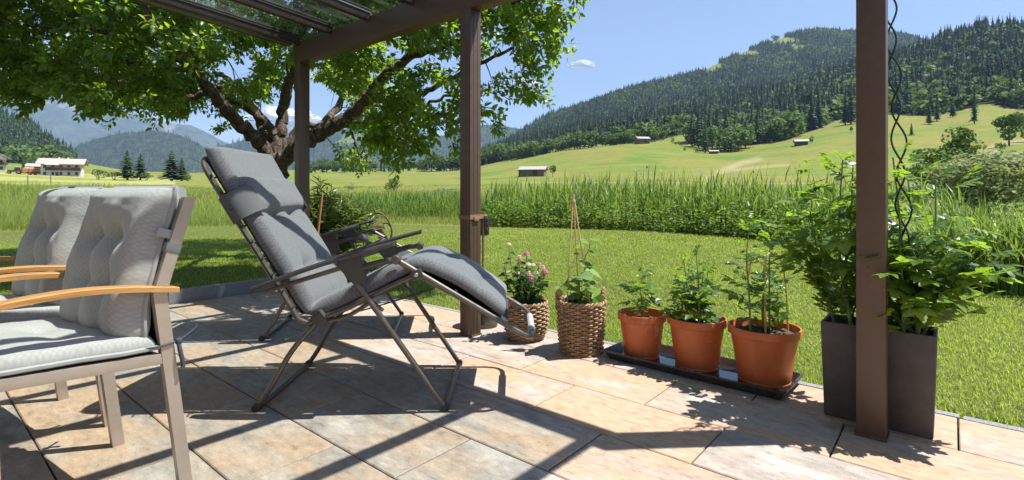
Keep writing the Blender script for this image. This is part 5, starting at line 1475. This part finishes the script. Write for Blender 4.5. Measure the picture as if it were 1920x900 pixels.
q = rt.uniform(-1, 1, (70000, 3)); rad = np.linalg.norm(q, axis=1); q = q[(rad < 1) & (rad > .35)]
Pw = C + q * Rd
ix, iy = img(Pw[:, 0], Pw[:, 1], Pw[:, 2])
keep = iy < np.interp(ix, [b[0] for b in BND], [b[1] for b in BND]) - 10 + 10 * rt.uniform(-1, 1, len(ix))
for cx, cy, a, b in HOLES: keep &= ((ix - cx) / (a + 14)) ** 2 + ((iy - cy) / (b + 12)) ** 2 > 1
keep &= Pw[:, 1] > np.where(Pw[:, 0] < -2.2, 5.3, 4.4)
keep &= ~((Pw[:, 0] > -2.3) & (Pw[:, 1] > 6.9))
for pl_ in ([(560, 275), (605, 248), (650, 222), (690, 182), (718, 145), (765, 108)], [(505, 290), (448, 232), (412, 192), (362, 130), (318, 98)], [(526, 280), (532, 195), (545, 140)]):
    keep &= ~((seg_dist(ix, iy, pl_) < 34) & (Pw[:, 1] < 8.4) & (rt.uniform(size=len(ix)) < .88))
# the terrace roof keeps the crown out
uu = Pw[:, 0] * U[0] + Pw[:, 1] * U[1]; vv = Pw[:, 0] * V[0] + Pw[:, 1] * V[1]
keep &= ~((vv < 3.15) & (uu < 5.75)) 
keep &= fbm(Pw[:, 0] * 1.6 + 9, Pw[:, 1] * 1.6 + Pw[:, 2] * 1.1, 3, 14) > .41
Pw = Pw[keep]
inv = in_view(Pw, 120)
# denser where it is seen
sel = np.where(inv)[0][:1500].tolist() + np.where(~inv)[0][:800].tolist()
rgt = np.where(inv & (Pw[:, 0] > -2.3))[0]; sel = sorted(set(sel) | set(rgt[:250].tolist()))
CL = Pw[sel] - TB
dn = np.array([min(np.linalg.norm(np.array(nodes) - c, axis=1)) for c in CL]); CL = CL[np.argsort(dn)]
tw = MB(); nodes = list(nodes); nrad = list(nrad)
LP = []; LD = []; LN = []; LL = []
for c in CL:
    nd = np.array(nodes); d = np.linalg.norm(nd - c, axis=1) + .35 * np.maximum(0, nd[:, 2] - c[2]); j = int(np.argmin(d)); a = nd[j]; L = np.linalg.norm(c - a)
    mid = (a + c) / 2 + rt.normal(0, .07 * L, 3) + np.array([0, 0, .10 * L]); r0 = min(nrad[j] * .7, .006 + .013 * L); r1 = max(.004, r0 * .45)
    tw.tube([tuple(a), tuple(mid), tuple(c)], [r0, (r0 + r1) / 2, r1], 5)
    nodes += [mid, c]; nrad += [(r0 + r1) / 2, r1]
    out = unit(c - np.array([0, 0, 1.6]))
    for tq in range(4):
        d0 = unit(out * .7 + rt.normal(0, .75, 3) + np.array([0, 0, .05])); tl_ = rt.uniform(.16, .34)
        e = c + d0 * tl_ + np.array([0, 0, -.10 * tl_])
        tw.tube([tuple(c), tuple(c + d0 * tl_ * .5), tuple(e)], [.004, .003, .002], 3, cap=False)
        m = int(rt.integers(10, 16))
        for q_ in range(m):
            f = (q_ + .6) / m; p = c + (e - c) * f; az = q_ * 2.4 + rt.uniform(-.4, .4)
            s1_ = unit(np.cross(d0, np.array([0.1, .2, 1.]))); s2_ = np.cross(d0, s1_)
            ld = unit(d0 * .55 + s1_ * math.cos(az) + s2_ * math.sin(az) + np.array([0, 0, -.42]))
            LP.append(p + ld * .018); LD.append(ld); LL.append(rt.uniform(.065, .118) * (1 if f < .8 else .8))
tw.build('twigs', M['bark'], at_root, kind='stuff')
LP = np.array(LP); LD = np.array(LD); LL = np.array(LL)
wl_ = LP + TB; ix, iy = img(wl_[:, 0], wl_[:, 1], wl_[:, 2])
k = np.ones(len(LP), bool)
for cx, cy, a, b in HOLES[:3]: k &= ((ix - cx) / a) ** 2 + ((iy - cy) / b) ** 2 > 1
uu = wl_[:, 0] * U[0] + wl_[:, 1] * U[1]; vv = wl_[:, 0] * V[0] + wl_[:, 1] * V[1]
k &= ~((vv < 3.0) & (uu < 5.5) & (wl_[:, 2] < 3.4))
LP, LD, LL = LP[k], LD[k], LL[k]
up = unit(np.array([.1, -.1, 1.]) + rt.normal(size=LP.shape) * .55)
set_leaves(at_root, LEAF_V * np.array([1, 1, 1]), LEAF_F, frames(LD, up, LL, LL * .58), LP, M['apple_leaf'], 300, 'leaf', 'crown', tuple(TB))

# ------------------------------------------------------------------ oleander, stake and coiled hose beyond the left post
OB = np.array([-2.66, 7.6, hz1(-2.66, 7.6)])
ol = root('oleander_bush', 'dark narrow-leaved oleander bush beyond the lounger and left post', 'bush', tuple(OB))
ro = np.random.default_rng(88); P = []; D = []; Ls = []
for k in range(120):
    a = ro.uniform(0, 6.28); s = ro.uniform(0, 1) ** .5; hh = ro.uniform(.55, 1.22) * (1 - .35 * s ** 3) * (1.0 if math.cos(a) < .5 else .86)
    e = np.array([math.cos(a) * s * .80, math.sin(a) * s * .55, hh * ro.uniform(.82, 1.1)]); q = [(e[0] * .2, e[1] * .2, 0), (e[0] * .6, e[1] * .6, hh * .55), tuple(e)]
    c = spline(q, 6); mb = MB(); mb.tube([tuple(p) for p in c], .0045, 5); mb.build('stem', M['stem_brown'], ol)
    for j in range(32):
        f = .22 + .78 * (j / 40) ** .8; p = c[min(len(c) - 1, int(f * len(c)))]; az = ro.uniform(0, 6.28); el = ro.uniform(-.15, .9)
        d = np.array([math.cos(az) * math.cos(el), math.sin(az) * math.cos(el), math.sin(el)]); P.append(np.array(p) + ro.normal(0, .012, 3)); D.append(d); Ls.append(ro.uniform(.11, .20))
P = np.array(P); D = np.array(D); Ls = np.array(Ls)
set_leaves(ol, LEAF_V, LEAF_F, frames(D, unit(np.array([0, 0, 1.]) + ro.normal(size=P.shape) * .5), Ls, Ls * .17), P, M['oleander_leaf'], 300, 'leaf', 'foliage', tuple(OB))
sx, sy = -2.60, 7.0
sk = root('wooden_stake', 'reddish wooden stake leaning in front of the oleander bush', 'stake', (sx, sy, hz1(sx, sy)))
mb = MB(); mb.tube([(-.045, 0, -.1), (.0, 0, .4), (.05, .02, .92)], [.017, .018, .017], 9); mb.build('shaft', M['wood_stake'], sk)
hx, hy = -2.60, 10.2
hs_ = root('hose_coil_stand', 'brown garden hose coil on a low iron stand with a curved hoop on the lawn', 'garden hose', (hx, hy, hz1(hx, hy)))
mb = MB(); mb.tube([(-.17 + .0155 * a / (2 * PI) * 1.9, .095 * math.cos(a), .345 + .095 * math.sin(a)) for a in np.linspace(0, 2 * PI * 9, 150)], .013, 6); mb.build('coil', M['rust'], hs_)
mb = MB(); mb.tube(spline([(-.15, 0, .62), (-.05, 0, .64), (.08, 0, .60), (.2, 0, .46), (.255, 0, .28), (.23, 0, .12), (.16, 0, .01)], 6), .020, 8); mb.build('hoop', M['rust'], hs_)
mb = MB(); mb.tube(spline([(.10, 0, .43), (.18, 0, .42), (.215, 0, .37)], 4), .012, 6); mb.build('hose_end', M['rust'], hs_)
mb = MB(); mb.bar((-.3, 0, .225), (.12, 0, .225), .16, .02, bev=.003); mb.build('stand_top', M['rust'], hs_)
for x in (-.27, .10):
    for y in (-.06, .06):
        mb = MB(); mb.tube([(x, y, .215), (x, y, -.02)], .011, 6); mb.build('leg', M['rust'], hs_)

# ------------------------------------------------------------------ bushes and lone trees in the fields
def leafy(name, px, py_base, Y, H, wide, mat, n, seed, label, cat='bush', leaf=.06, lumps=9, low=.05, squash=1.3, trunk=False, group=None):
    X = (px - 960) / FPX * Y
    o = root(name, label, cat, (X, Y, hz1(X, Y) - .03 * H), 0, group); o.scale = (H * wide, H * wide, H)
    Vt, F, rn = blob_tree(seed, n, lumps, leaf, squash, low)
    me = np_mesh('foliage', Vt, F, rn); me.materials.append(M[mat]); link('crown', me, None, o)
    if trunk: link('trunk', tr_bro, None, o)
    else:
        for k in range(3):
            mb = MB(); a = k * 2.1; mb.tube([(.03 * math.cos(a), .03 * math.sin(a), -.03), (.10 * math.cos(a), .10 * math.sin(a), .25), (.2 * math.cos(a), .2 * math.sin(a), .5)], [.022, .016, .008], 6); mb.build('stem', M['bark_far'], o)
    return o
BU = [
 ('willow_bush', 1842, 400, 21, 2.75, 1.45, 'willow', 5200, 501, 'big pale rounded willow bush above the sword leaves at the right edge', .048, 16, 1.35),
 ('bush', 1850, 545, 6.3, .62, 2.3, 'flower_leaf', 2600, 530, 'dark low shrub added to stand in for the shade below the sword leaves at the right edge', .075, 12, 1.5),  # dark foliage put in to give the shade under the sword leaves
 ('bush', 1935, 545, 6.0, .75, 2.0, 'flower_leaf', 2000, 531, 'dark shrub added as shade under the sword leaves, cut off by the right edge', .075, 12, 1.4),  # second added clump of dark leaves deepening that shade
 ('willow_bush', 1935, 400, 24, 2.3, 1.2, 'willow', 2200, 502, 'pale willow bush cut off by the right edge of the view', .05, 12, 1.3),
 ('willow_bush', 1712, 380, 26, 1.45, 1.5, 'willow', 1200, 503, 'low grey-green willow left of the big rounded one', .065, 9, 1.3),
 ('bush', 1728, 340, 42, 2.9, 1.15, 'broad', 900, 504, 'dark round bush between the grey-green willow and the leafy tree on the slope', .08, 9, 1.2),
 ('bush', 1758, 330, 48, 3.9, 1.2, 'broad', 1100, 505, 'taller dark bush right against the leafy tree on the slope', .075, 10, 1.2),
 ('broadleaf_tree', 1808, 320, 60, 6.4, .95, 'broad', 1500, 506, 'dense leafy tree rising behind the big willow bush', .065, 10, 1.0),
 ('broadleaf_tree', 1892, 265, 150, 10.2, .92, 'broad', 1500, 507, 'large round leafy tree standing alone on the slope at right, with a dark shadow', .065, 10, 1.05),
 ('broadleaf_tree', 1925, 250, 170, 9, .9, 'broad', 900, 508, 'leafy tree cut by the right edge on the slope', .07, 8, 1.0),
 ('bush', 1874, 280, 130, 2.6, 1.1, 'broad', 400, 509, 'small round bush below the large round tree on the slope', .09, 6, 1.2),
 ('bush', 741, 350, 48, 1.35, 1.5, 'broad', 600, 510, 'small round bush alone in the field left of the middle post', .07, 7, 1.3),
 ('bush', 842, 350, 30, 1.35, 1.2, 'willow', 900, 511, 'olive bush peeping out left of the middle post', .065, 9, 1.3),
 ('bush', 930, 385, 19.5, 1.05, 1.4, 'willow', 1200, 512, 'light yellowish shrub at the left end of the reed bed', .06, 9, 1.3),
 ('bush', 660, 350, 52, .8, 1.8, 'willow', 500, 513, 'low pale bush in the field above the oleander', .08, 7, 1.4),
 ('bush', 1575, 350, 24, 1.25, 1.2, 'willow', 700, 514, 'small grey bush just left of the right pergola post', .07, 8, 1.2),
 ('broadleaf_tree', 1036, 330, 150, 3.5, .85, 'broad', 500, 515, 'small round tree at the right end of the long hay barn', .09, 6, 1.0),
 ('broadleaf_tree', 1522, 266, 268, 3.9, .95, 'broad', 400, 516, 'small leafy tree beside the dark hut on the slope', .1, 6, 1.0),
 ('bush', 1596, 262, 290, 4.6, .55, 'broad', 300, 517, 'small upright tree just left of the right post on the slope', .1, 5, .9),
 ('bush', 184, 330, 150, 3.3, 1.25, 'broad', 500, 518, 'dark rounded bush right of the white farmhouse', .08, 7, 1.2),
 ('bush', 214, 330, 150, 2.9, 1.5, 'broad', 500, 519, 'mid-green wide bush left of the pair of slim spruces', .08, 7, 1.3),
 ('bush', 352, 335, 140, 2.6, 1.2, 'broad', 400, 520, 'low bush right of the broad dark spruce', .09, 6, 1.2),
 ('bush', 275, 335, 140, 2.3, 1.5, 'broad', 400, 521, 'low bush between the slim spruces and the broad dark spruce', .09, 6, 1.3),
 ('broadleaf_tree', 50, 322, 215, 7.0, .8, 'broad', 600, 522, 'dark tree behind the orange trailer', .09, 7, 1.0),
 ('broadleaf_tree', 62, 322, 230, 9.5, .6, 'broad', 600, 523, 'pale upright tree behind the orange trailer, left of the white farmhouse', .08, 7, 1.0),
 ('bush', 1284, 300, 300, 2.6, 1.1, 'broad', 300, 524, 'left one of two dark shrubs beside the steep wooded gully', .1, 5, 1.1),
 ('bush', 1309, 300, 290, 3.0, 1.1, 'broad', 300, 525, 'right one of two dark shrubs beside the steep wooded gully', .1, 5, 1.1),
 ('bush', 1262, 300, 350, 3.0, 1.1, 'broad', 300, 526, 'small shrub on the crest right of the upper hay barn', .1, 5, 1.1),
 ('bush', 1447, 300, 320, 2.2, 1.3, 'broad', 300, 527, 'small rounded bush below the big leafy clump at the forest edge', .1, 5, 1.1),
]
for nm, px_, py_, Y_, H_, wd, mt, n_, sd, lb, lf, lu, sq in BU:
    leafy(nm, px_, py_, Y_, H_, wd, mt, n_, sd, lb, 'tree' if 'tree' in nm else 'bush', lf, lu, .03 if 'tree' in nm else .03, sq, 'tree' in nm)
for px_, Y_, H_, wd, lb in ((1827, 255, 20.5, .72, 'tallest lone spruce standing clear of the forest above the leafy tree'), (1709, 235, 5.6, 1.4, 'small lone spruce on the open slope just right of the spiral stakes'),
    (322, 140, 8.2, 3.0, 'broad dark spruce standing over the recliner end of the meadow'), (341, 146, 6.6, 2.8, 'smaller spruce leaning on the broad dark spruce'), (239, 150, 8.4, 2.3, 'left one of the two slim spruces right of the farmhouse'), (263, 155, 7.6, 2.2, 'right one of the two slim spruces right of the farmhouse'),
    (1742, 290, 13, 1.1, 'left spruce of the little group in front of the hillside forest'), (1757, 300, 15.5, 1.0, 'middle spruce of the little group in front of the hillside forest'), (1786, 315, 12, 1.1, 'right spruce of the little group in front of the hillside forest'),
    (1322, 285, 19, 1.1, 'front spruce at the tip of the wooded gully')):
    X_ = (px_ - 960) / FPX * Y_
    wild_tree('spruce_tree', X_, Y_, H_, 'con', lb, None, wd)
# wooded gully and leafy clumps that push out into the meadow
for k, (px_, Y_, H_, kind) in enumerate([(1298, 330, 17, 'con'), (1310, 320, 19, 'con'), (1290, 345, 15, 'bro'), (1335, 305, 15, 'bro'), (1345, 320, 18, 'con'), (1358, 312, 14, 'bro'), (1330, 335, 20, 'con'), (1370, 300, 13, 'bro'), (1384, 305, 15, 'bro'), (1397, 315, 14, 'bro'), (1378, 325, 16, 'bro'), (1362, 340, 18, 'con'), (1316, 345, 20, 'con'),
    (1420, 330, 18, 'con'), (1428, 335, 15, 'bro'), (1460, 330, 16, 'bro'), (1474, 336, 19, 'bro'), (1488, 342, 17, 'bro'), (1450, 342, 18, 'con'), (1500, 352, 19, 'con'), (1522, 360, 21, 'con'), (1535, 366, 20, 'con'), (1585, 350, 18, 'con'), (1596, 345, 20, 'con')]):
    X_ = (px_ - 960) / FPX * Y_
    H_ *= 1.3 if kind == 'con' else 1.1
    wild_tree('spruce_tree' if kind == 'con' else 'broadleaf_tree', X_, Y_, H_, kind, 'tall spruce in the wooded tongue that runs down into the meadow' if kind == 'con' else 'leafy tree in the wooded tongue that runs down into the meadow', 'spruces of the wooded tongue' if kind == 'con' else 'leafy trees of the wooded tongue', 1.15)
# trees along the far side of the valley field
for k in range(46):
    px_ = 575 + (k / 45) * 380 + rng.uniform(-5, 5); Y_ = 455 + rng.uniform(-10, 40) + (30 if px_ < 800 else -15)
    H_ = (rng.uniform(9, 16) if px_ < 800 else rng.uniform(14, 22)); kind = 'con' if rng.uniform() < .18 else 'bro'
    wild_tree('spruce_tree' if kind == 'con' else 'broadleaf_tree', (px_ - 960) / FPX * Y_, Y_, H_, kind, ('slim spruce' if kind == 'con' else 'rounded leafy tree') + ' in the tree row closing the valley field ' + ('left of the middle post' if px_ < 850 else 'right of the middle post'), 'row of trees closing the valley field', rng.uniform(1, 1.35))
# leafy fringe below the hillside forest, left part
for k in range(46):
    px_ = 900 + k * 7.6 + rng.uniform(-3, 3); Y_ = float(np.interp(px_, YTOP_PX, YTOP_D)) - rng.uniform(2, 14); H_ = rng.uniform(8, 15) * (1 if px_ < 1130 else .75)
    if abs(px_ - 1203) < 16: continue
    kind = 'con' if rng.uniform() < .2 else 'bro'
    wild_tree('spruce_tree' if kind == 'con' else 'broadleaf_tree', (px_ - 960) / FPX * Y_, Y_, H_, kind, ('slim spruce' if kind == 'con' else 'leafy tree') + ' in the fringe along the upper edge of the meadow ' + ('above the long barn' if px_ < 1100 else 'near the crest barn'), 'leafy fringe along the upper edge of the meadow', rng.uniform(1.0, 1.3))
# the two summit trees
for px_, H_, lb in ((1455, 34, 'lone tree on the grassy summit, left one'), (1478, 30, 'flat-topped lone tree on the grassy summit, right one')):
    Y_ = 1840; wild_tree('broadleaf_tree', (px_ - 960) / FPX * Y_, Y_, H_, 'bro', lb, None, 1.2)

# ------------------------------------------------------------------ houses, barns, tractor
M['render'] = plain('white_render', (.54, .54, .53), (.62, .62, .61), 2, .9)
M['dkwood'] = plain('dark_larch', (.055, .035, .024), (.11, .07, .045), 3, .85, str3=(1, 1, .1))
M['barnwood'] = plain('weathered_boards', (.10, .075, .055), (.22, .175, .135), 2.5, .9, str3=(3, 3, .2))
M['roof_grey'] = plain('grey_shingle', (.26, .24, .23), (.36, .33, .31), 2, .8)
M['roof_red'] = plain('faded_red_tile', (.34, .24, .21), (.43, .33, .30), 2, .8)
M['win'] = plain('window_glass', (.03, .035, .045), None, rough=.12)
M['awn'] = plain('pale_awning', (.6, .58, .55), None, rough=.8)
M['flowers'] = plain('red_geranium', (.22, .015, .03), (.07, .09, .03), 6, .8)
M['trgreen'] = plain('tractor_green', (.03, .075, .045), None, rough=.4)
M['orange'] = plain('orange_trailer', (.55, .19, .06), (.60, .27, .10), 2, .6)
def gable(t, w, d, h, rise, ov, wallm, roofm, thick=.16, base=-1.5):
    """ridge along local x; walls as a gabled solid, two roof slabs"""
    mb = MB(); mb.prism([(-w / 2, -d / 2, base), (-w / 2, d / 2, base), (-w / 2, d / 2, h), (-w / 2, 0, h + rise), (-w / 2, -d / 2, h)], (0, 0, 0), (w, 0, 0)); mb.build('wall', wallm, t, smooth=False)
    k = rise / (d / 2)
    for s in (-1, 1):
        mb = MB(); mb.loft([[(x, s * .0, h + rise + .02), (x, s * (d / 2 + ov), h - ov * k + .02), (x, s * (d / 2 + ov), h - ov * k + .02 + thick), (x, 0, h + rise + .02 + thick)] for x in (-w / 2 - ov, w / 2 + ov)])
        mb.build('roof', roofm, t, smooth=False)
def box_part(name, mat, par, c, s): mb = MB(); mb.box(c, s); return mb.build(name, mat, par, smooth=False)
def window(par, x, y, z, w, h):
    f = box_part('window', M['render'], par, (x, y, z), (w + .24, .10, h + .24)); box_part('pane', M['win'], f, (x, y - .05, z), (w, .06, h)); return f
def place(px, Y): X = (px - 960) / FPX * Y; return (X, Y, hz1(X, Y))
x, y, z = place(118, 196)
hs1 = root('farmhouse', 'white two-storey farmhouse with a long faded red roof and dark balcony', 'house', (x, y, z), R(30)); hs1.scale = (.76, .76, 1)
gable(hs1, 15.0, 8.0, 5.0, 1.55, 1.7, M['render'], M['roof_red'])
for k in range(5): window(hs1, -6 + k * 3.0, -4.0, 3.55, 1.1, 1.2)
for k in range(5): window(hs1, -6 + k * 3.0, -4.0, 1.05, 1.1, 1.2)
for s in (-1.6, 1.2): f = box_part('window', M['render'], hs1, (7.52, s, 3.7), (.1, 1.0, 1.2)); box_part('pane', M['win'], f, (7.58, s, 3.7), (.06, .8, 1.0))
bl = box_part('balcony', M['dkwood'], hs1, (1.0, -4.75, 2.25), (13.4, 1.4, .16)); box_part('railing', M['dkwood'], bl, (1.0, -5.4, 2.75), (13.4, .08, .85))
for k in range(7): box_part('flower_box', M['flowers'], bl, (-4.5 + k * 1.9, -5.55, 3.2), (1.4, .25, .28))
mb = MB(); mb.loft([[(-5.6, -4.02, 4.9), (-5.6, -6.6, 4.2), (-5.6, -6.6, 4.28), (-5.6, -4.02, 4.98)], [(-.4, -4.02, 4.9), (-.4, -6.6, 4.2), (-.4, -6.6, 4.28), (-.4, -4.02, 4.98)]]); mb.build('awning', M['awn'], hs1, smooth=False)
for s in (-1.6, 1.9): c = box_part('chimney', M['render'], hs1, (s, .8, 6.75), (.6, .6, 1.3)); box_part('chimney_cap', M['dkwood'], c, (s, .8, 7.45), (.75, .75, .16))
box_part('door', M['dkwood'], hs1, (-1.5, -4.03, .5), (1.1, .1, 2.1))
box_part('gable_boards', M['dkwood'], hs1, (7.54, 0, 5.3), (.08, 4.0, .9))
mb = MB(); mb.box((4.8, -6.0, -.1), (2.0, 1.0, .9), bev=.2); mb.build('flower_bed', M['flowers'], hs1)
x, y, z = place(-24, 222)
hs2 = root('chalet', 'white chalet with grey gabled roof cut by the left edge of the view', 'house', (x, y, z), R(-20)); hs2.scale = (.9, .9, 1)
gable(hs2, 11, 9, 5.6, 2.2, 1.5, M['render'], M['roof_grey'])
for sx in (-3, 0, 3):
    for z_ in (1.2, 3.9): window(hs2, sx, -4.5, z_, 1.2, 1.2)
for s in (-2.6, 0, 2.6):
    for z_ in (1.2, 3.9): f = box_part('window', M['render'], hs2, (5.52, s, z_), (.1, 1.3, 1.4)); box_part('pane', M['win'], f, (5.58, s, z_), (.06, 1.1, 1.2))
bl = box_part('balcony', M['dkwood'], hs2, (6.1, 0, 2.7), (1.2, 9.4, .16)); box_part('railing', M['dkwood'], bl, (6.66, 0, 3.2), (.08, 9.4, .9))
box_part('awning', M['awn'], hs2, (6.6, 1, 5.0), (2.2, 5, .08))
x, y, z = place(72, 205)
sh = root('shed', 'low open shed with pale roof between the trailer and the white farmhouse', 'shed', (x, y, z), R(36)); gable(sh, 6, 5, 3.0, 1.0, .6, M['dkwood'], M['roof_grey'])
def barn(label, px, Y, w, d, h, rise, rz, roofm, wallm, lean=False):
    x, y, z = place(px, Y); t = root('hay_barn', label, 'barn', (x, y, z), rz); gable(t, w, d, h, rise, .6, wallm, roofm, base=-2)
    n = int(w / .45)
    for k in range(n): box_part('board', wallm, t, (-w / 2 + (k + .5) * w / n, -d / 2 - .03, h / 2 - .1), (w / n * .82, .05, h + .1))
    box_part('door', M['dkwood'], t, (w * .12, -d / 2 - .08, h * .42), (w * .2, .06, h * .8))
    for s in (-1, 1): box_part('gable_board', M['dkwood'], t, (s * (w / 2 + .03), 0, h + rise * .35), (.05, d * .55, rise * .6))
    return t
barn('long weathered hay barn with pale roof on the lower meadow above the reeds', 1000, 165, 7.6, 4.5, 2.1, .85, R(-14), M['roof_grey'], M['barnwood'])
x, y, z = place(985, 166.5); ln_ = root('lean_to', 'open lean-to shelter joined to the left end of the long hay barn', 'shed', (x, y, z), R(-14))
gable(ln_, 3.4, 4.2, 1.8, .75, .4, M['dkwood'], M['roof_grey'], base=-2)
barn('grey hay barn on the crest of the meadow below the forest', 1204, 345, 7.8, 6, 3.0, 1.3, R(10), M['roof_grey'], M['barnwood'])
barn('small dark hay hut on the green slope beside a small leafy tree', 1502, 262, 5.4, 4, 1.9, .9, R(-18), M['roof_grey'], M['dkwood'])
barn('tiny reddish hut at the foot of the wooded gully', 1338, 282, 4.0, 3, 1.2, .5, R(-8), M['roof_red'], M['dkwood'])
# tractor and trailer
def wheel(par, x, y, r, w):
    mb = MB(); mb.lathe([(r * .5, -w / 2), (r * .95, -w / 2), (r, -w * .35), (r, w * .35), (r * .95, w / 2), (r * .5, w / 2)], 20); o = mb.build('wheel', M['rubber'], par, (x, y, r)); o.rotation_euler = (PI / 2, 0, 0)
    mb = MB(); mb.lathe([(0, -w * .3), (r * .52, -w * .3), (r * .52, w * .3), (0, w * .3)], 16); mb.build('rim', M['orange'], o)
x, y, z = place(30, 192)
tr = root('tractor', 'green farm tractor with a white cab roof in front of the chalet', 'tractor', (x, y, z), R(38))
mb = MB(); mb.box((-1.35, 0, 1.15), (1.9, .8, .75), bev=.12); mb.build('bonnet', M['trgreen'], tr)
mb = MB(); mb.loft([[(s * a - (.0 if s else 0) + .35, t_ * b, z_) for s, t_ in ((-1, -1), (1, -1), (1, 1), (-1, 1))] for a, b, z_ in ((.75, .7, 1.0), (.8, .75, 1.7), (.65, .65, 2.5))]); mb.build('cab', M['win'], tr)
mb = MB(); mb.box((.35, 0, 2.58), (1.5, 1.5, .16), bev=.05); mb.build('cab_roof', M['render'], tr)
for s in (-1, 1): wheel(tr, .75, s * .95, .85, .5); wheel(tr, -1.8, s * .8, .55, .36); mb = MB(); mb.box((.75, s * .95, 1.75), (1.3, .5, .1), bev=.03); mb.build('mudguard', M['trgreen'], tr)
x, y, z = place(61, 193)
tl_ = root('farm_trailer', 'orange slatted hay trailer hitched behind the green tractor', 'trailer', (x, y, z), R(38))
box_part('bed', M['dkwood'], tl_, (0, 0, .95), (5.6, 2.2, .2))
for k in range(4): box_part('side_board', M['orange'], tl_, (0, -1.1, 1.25 + k * .36), (5.6, .06, .26)); box_part('side_board', M['orange'], tl_, (0, 1.1, 1.25 + k * .36), (5.6, .06, .26))
for s in (-1, 1):
    for k in range(4): box_part('upright', M['dkwood'], tl_, (-2.7 + k * 1.8, s * 1.15, 1.75), (.1, .06, 1.6))
    wheel(tl_, -.7, s * .95, .45, .3); wheel(tl_, .7, s * .95, .45, .3)
mb = MB(); mb.loft([[(-2.6, -1, 2.3), (2.6, -1, 2.3), (2.6, 1, 2.3), (-2.6, 1, 2.3)], [(-1.9, -.6, 2.85), (1.9, -.6, 2.75), (1.9, .6, 2.75), (-1.9, .6, 2.85)]]); mb.build('hay_load', plain('hay', (.40, .30, .12), (.55, .42, .18), 4, .95), tl_)
# white poles in the valley field, small posts
for px_, Y_, H_, lb in ((1213, 70, 2.0, 'thin pale pole with a dark head, left of the bent pole behind the reeds'), (1313, 62, 1.9, 'thin white pole with a bent top in the field behind the reeds'), (1413, 72, 1.3, 'short pole with a dark head, right of the bent pole behind the reeds'), (1160, 66, 1.0, 'shortest pale pole in the field behind the reeds')):
    x, y, z = place(px_, Y_); t = root('field_pole', lb, 'pole', (x, y, z), 0, 'poles in the valley field')
    mb = MB(); mb.tube([(0, 0, -.2), (0, 0, H_)], .035, 8); mb.build('shaft', M['render'], t)
    if 'bent' in lb and 'thin white' in lb: mb = MB(); mb.tube([(0, 0, H_ - .02), (-.14, 0, H_ + .10), (-.30, 0, H_ - .06)], .035, 8); mb.build('bent_top', M['render'], t)
    elif 'head' in lb: mb = MB(); mb.lathe([(0, 0), (.10, .02), (.12, .14), (.08, .26), (0, .28)], 10); mb.build('head', M['tin'], t, (0, 0, H_))
for px_, Y_ in ((52, 60), (95, 58)):
    x, y, z = place(px_, Y_); t = root('fence_post', 'small wooden post in the mown field, nearer the chalet' if px_ < 60 else 'small wooden post in the mown field in front of the farmhouse', 'post', (x, y, z)); mb = MB(); mb.tube([(0, 0, -.2), (.01, 0, 1.0)], [.05, .045], 7); mb.build('shaft', M['barnwood'], t)

# ------------------------------------------------------------------ clouds (far beyond the valley's air)
cm, N, L, b = new_mat('cumulus'); b.inputs['Base Color'].default_value = (.93, .93, .93, 1); b.inputs['Roughness'].default_value = 1; b.inputs['Specular IOR Level'].default_value = 0
t = N.new('ShaderNodeBsdfTranslucent'); t.inputs[0].default_value = (.93, .93, .93, 1); mx = N.new('ShaderNodeMixShader'); mx.inputs[0].default_value = .35
L.new(b.outputs[0], mx.inputs[1]); L.new(t.outputs[0], mx.inputs[2]); L.new(mx.outputs[0], N['Material Output'].inputs[0])
def n3(x, y, z, s): return (vnoise(x + .37 * z, y, s) + vnoise(y + .21 * x, z, s + 9) + vnoise(z, x + .43 * y, s + 17)) / 3
for k, (px_, py_, w_, h_, lb) in enumerate(((1090, 124, 520, 165, 'small lone white cloud right of the tree in the blue sky'), (985, 172, 620, 420, 'white cloud peeping out behind the right end of the apple tree'), (520, 232, 1700, 520, 'bank of white cloud over the far ridge behind the trunk'), (868, 226, 900, 300, 'white cloud low over the ridge beside the middle post'))):
    Y_ = 12500; c = at(px_, py_, Y_)
    bm = bmesh.new(); bmesh.ops.create_icosphere(bm, subdivisions=6, radius=1)
    P = np.array([v.co[:] for v in bm.verts]); a_ = np.zeros(len(P))
    for o_ in range(6):
        fq = 1.5 * 2.05 ** o_; a_ += (1 - np.abs(2 * n3(P[:, 0] * fq * 1.5 + 3 * k, P[:, 1] * fq + 5, P[:, 2] * fq + 9, k + o_) - 1)) * .58 ** o_
    a_ = (a_ - a_.min()) / (a_.max() - a_.min()); P = P * (.35 + .85 * a_)[:, None]; P[:, 2] = np.where(P[:, 2] < 0, P[:, 2] * .45, P[:, 2])
    for v, p in zip(bm.verts, P): v.co = p
    for f in bm.faces: f.smooth = True
    me = bpy.data.meshes.new('cloud'); bm.to_mesh(me); bm.free()
    o = link('cloud', me, cm, None, c); o.scale = (w_ * .6, w_ * .4, h_ * .75)
    tag(o, lb, 'cloud', 'white clouds')
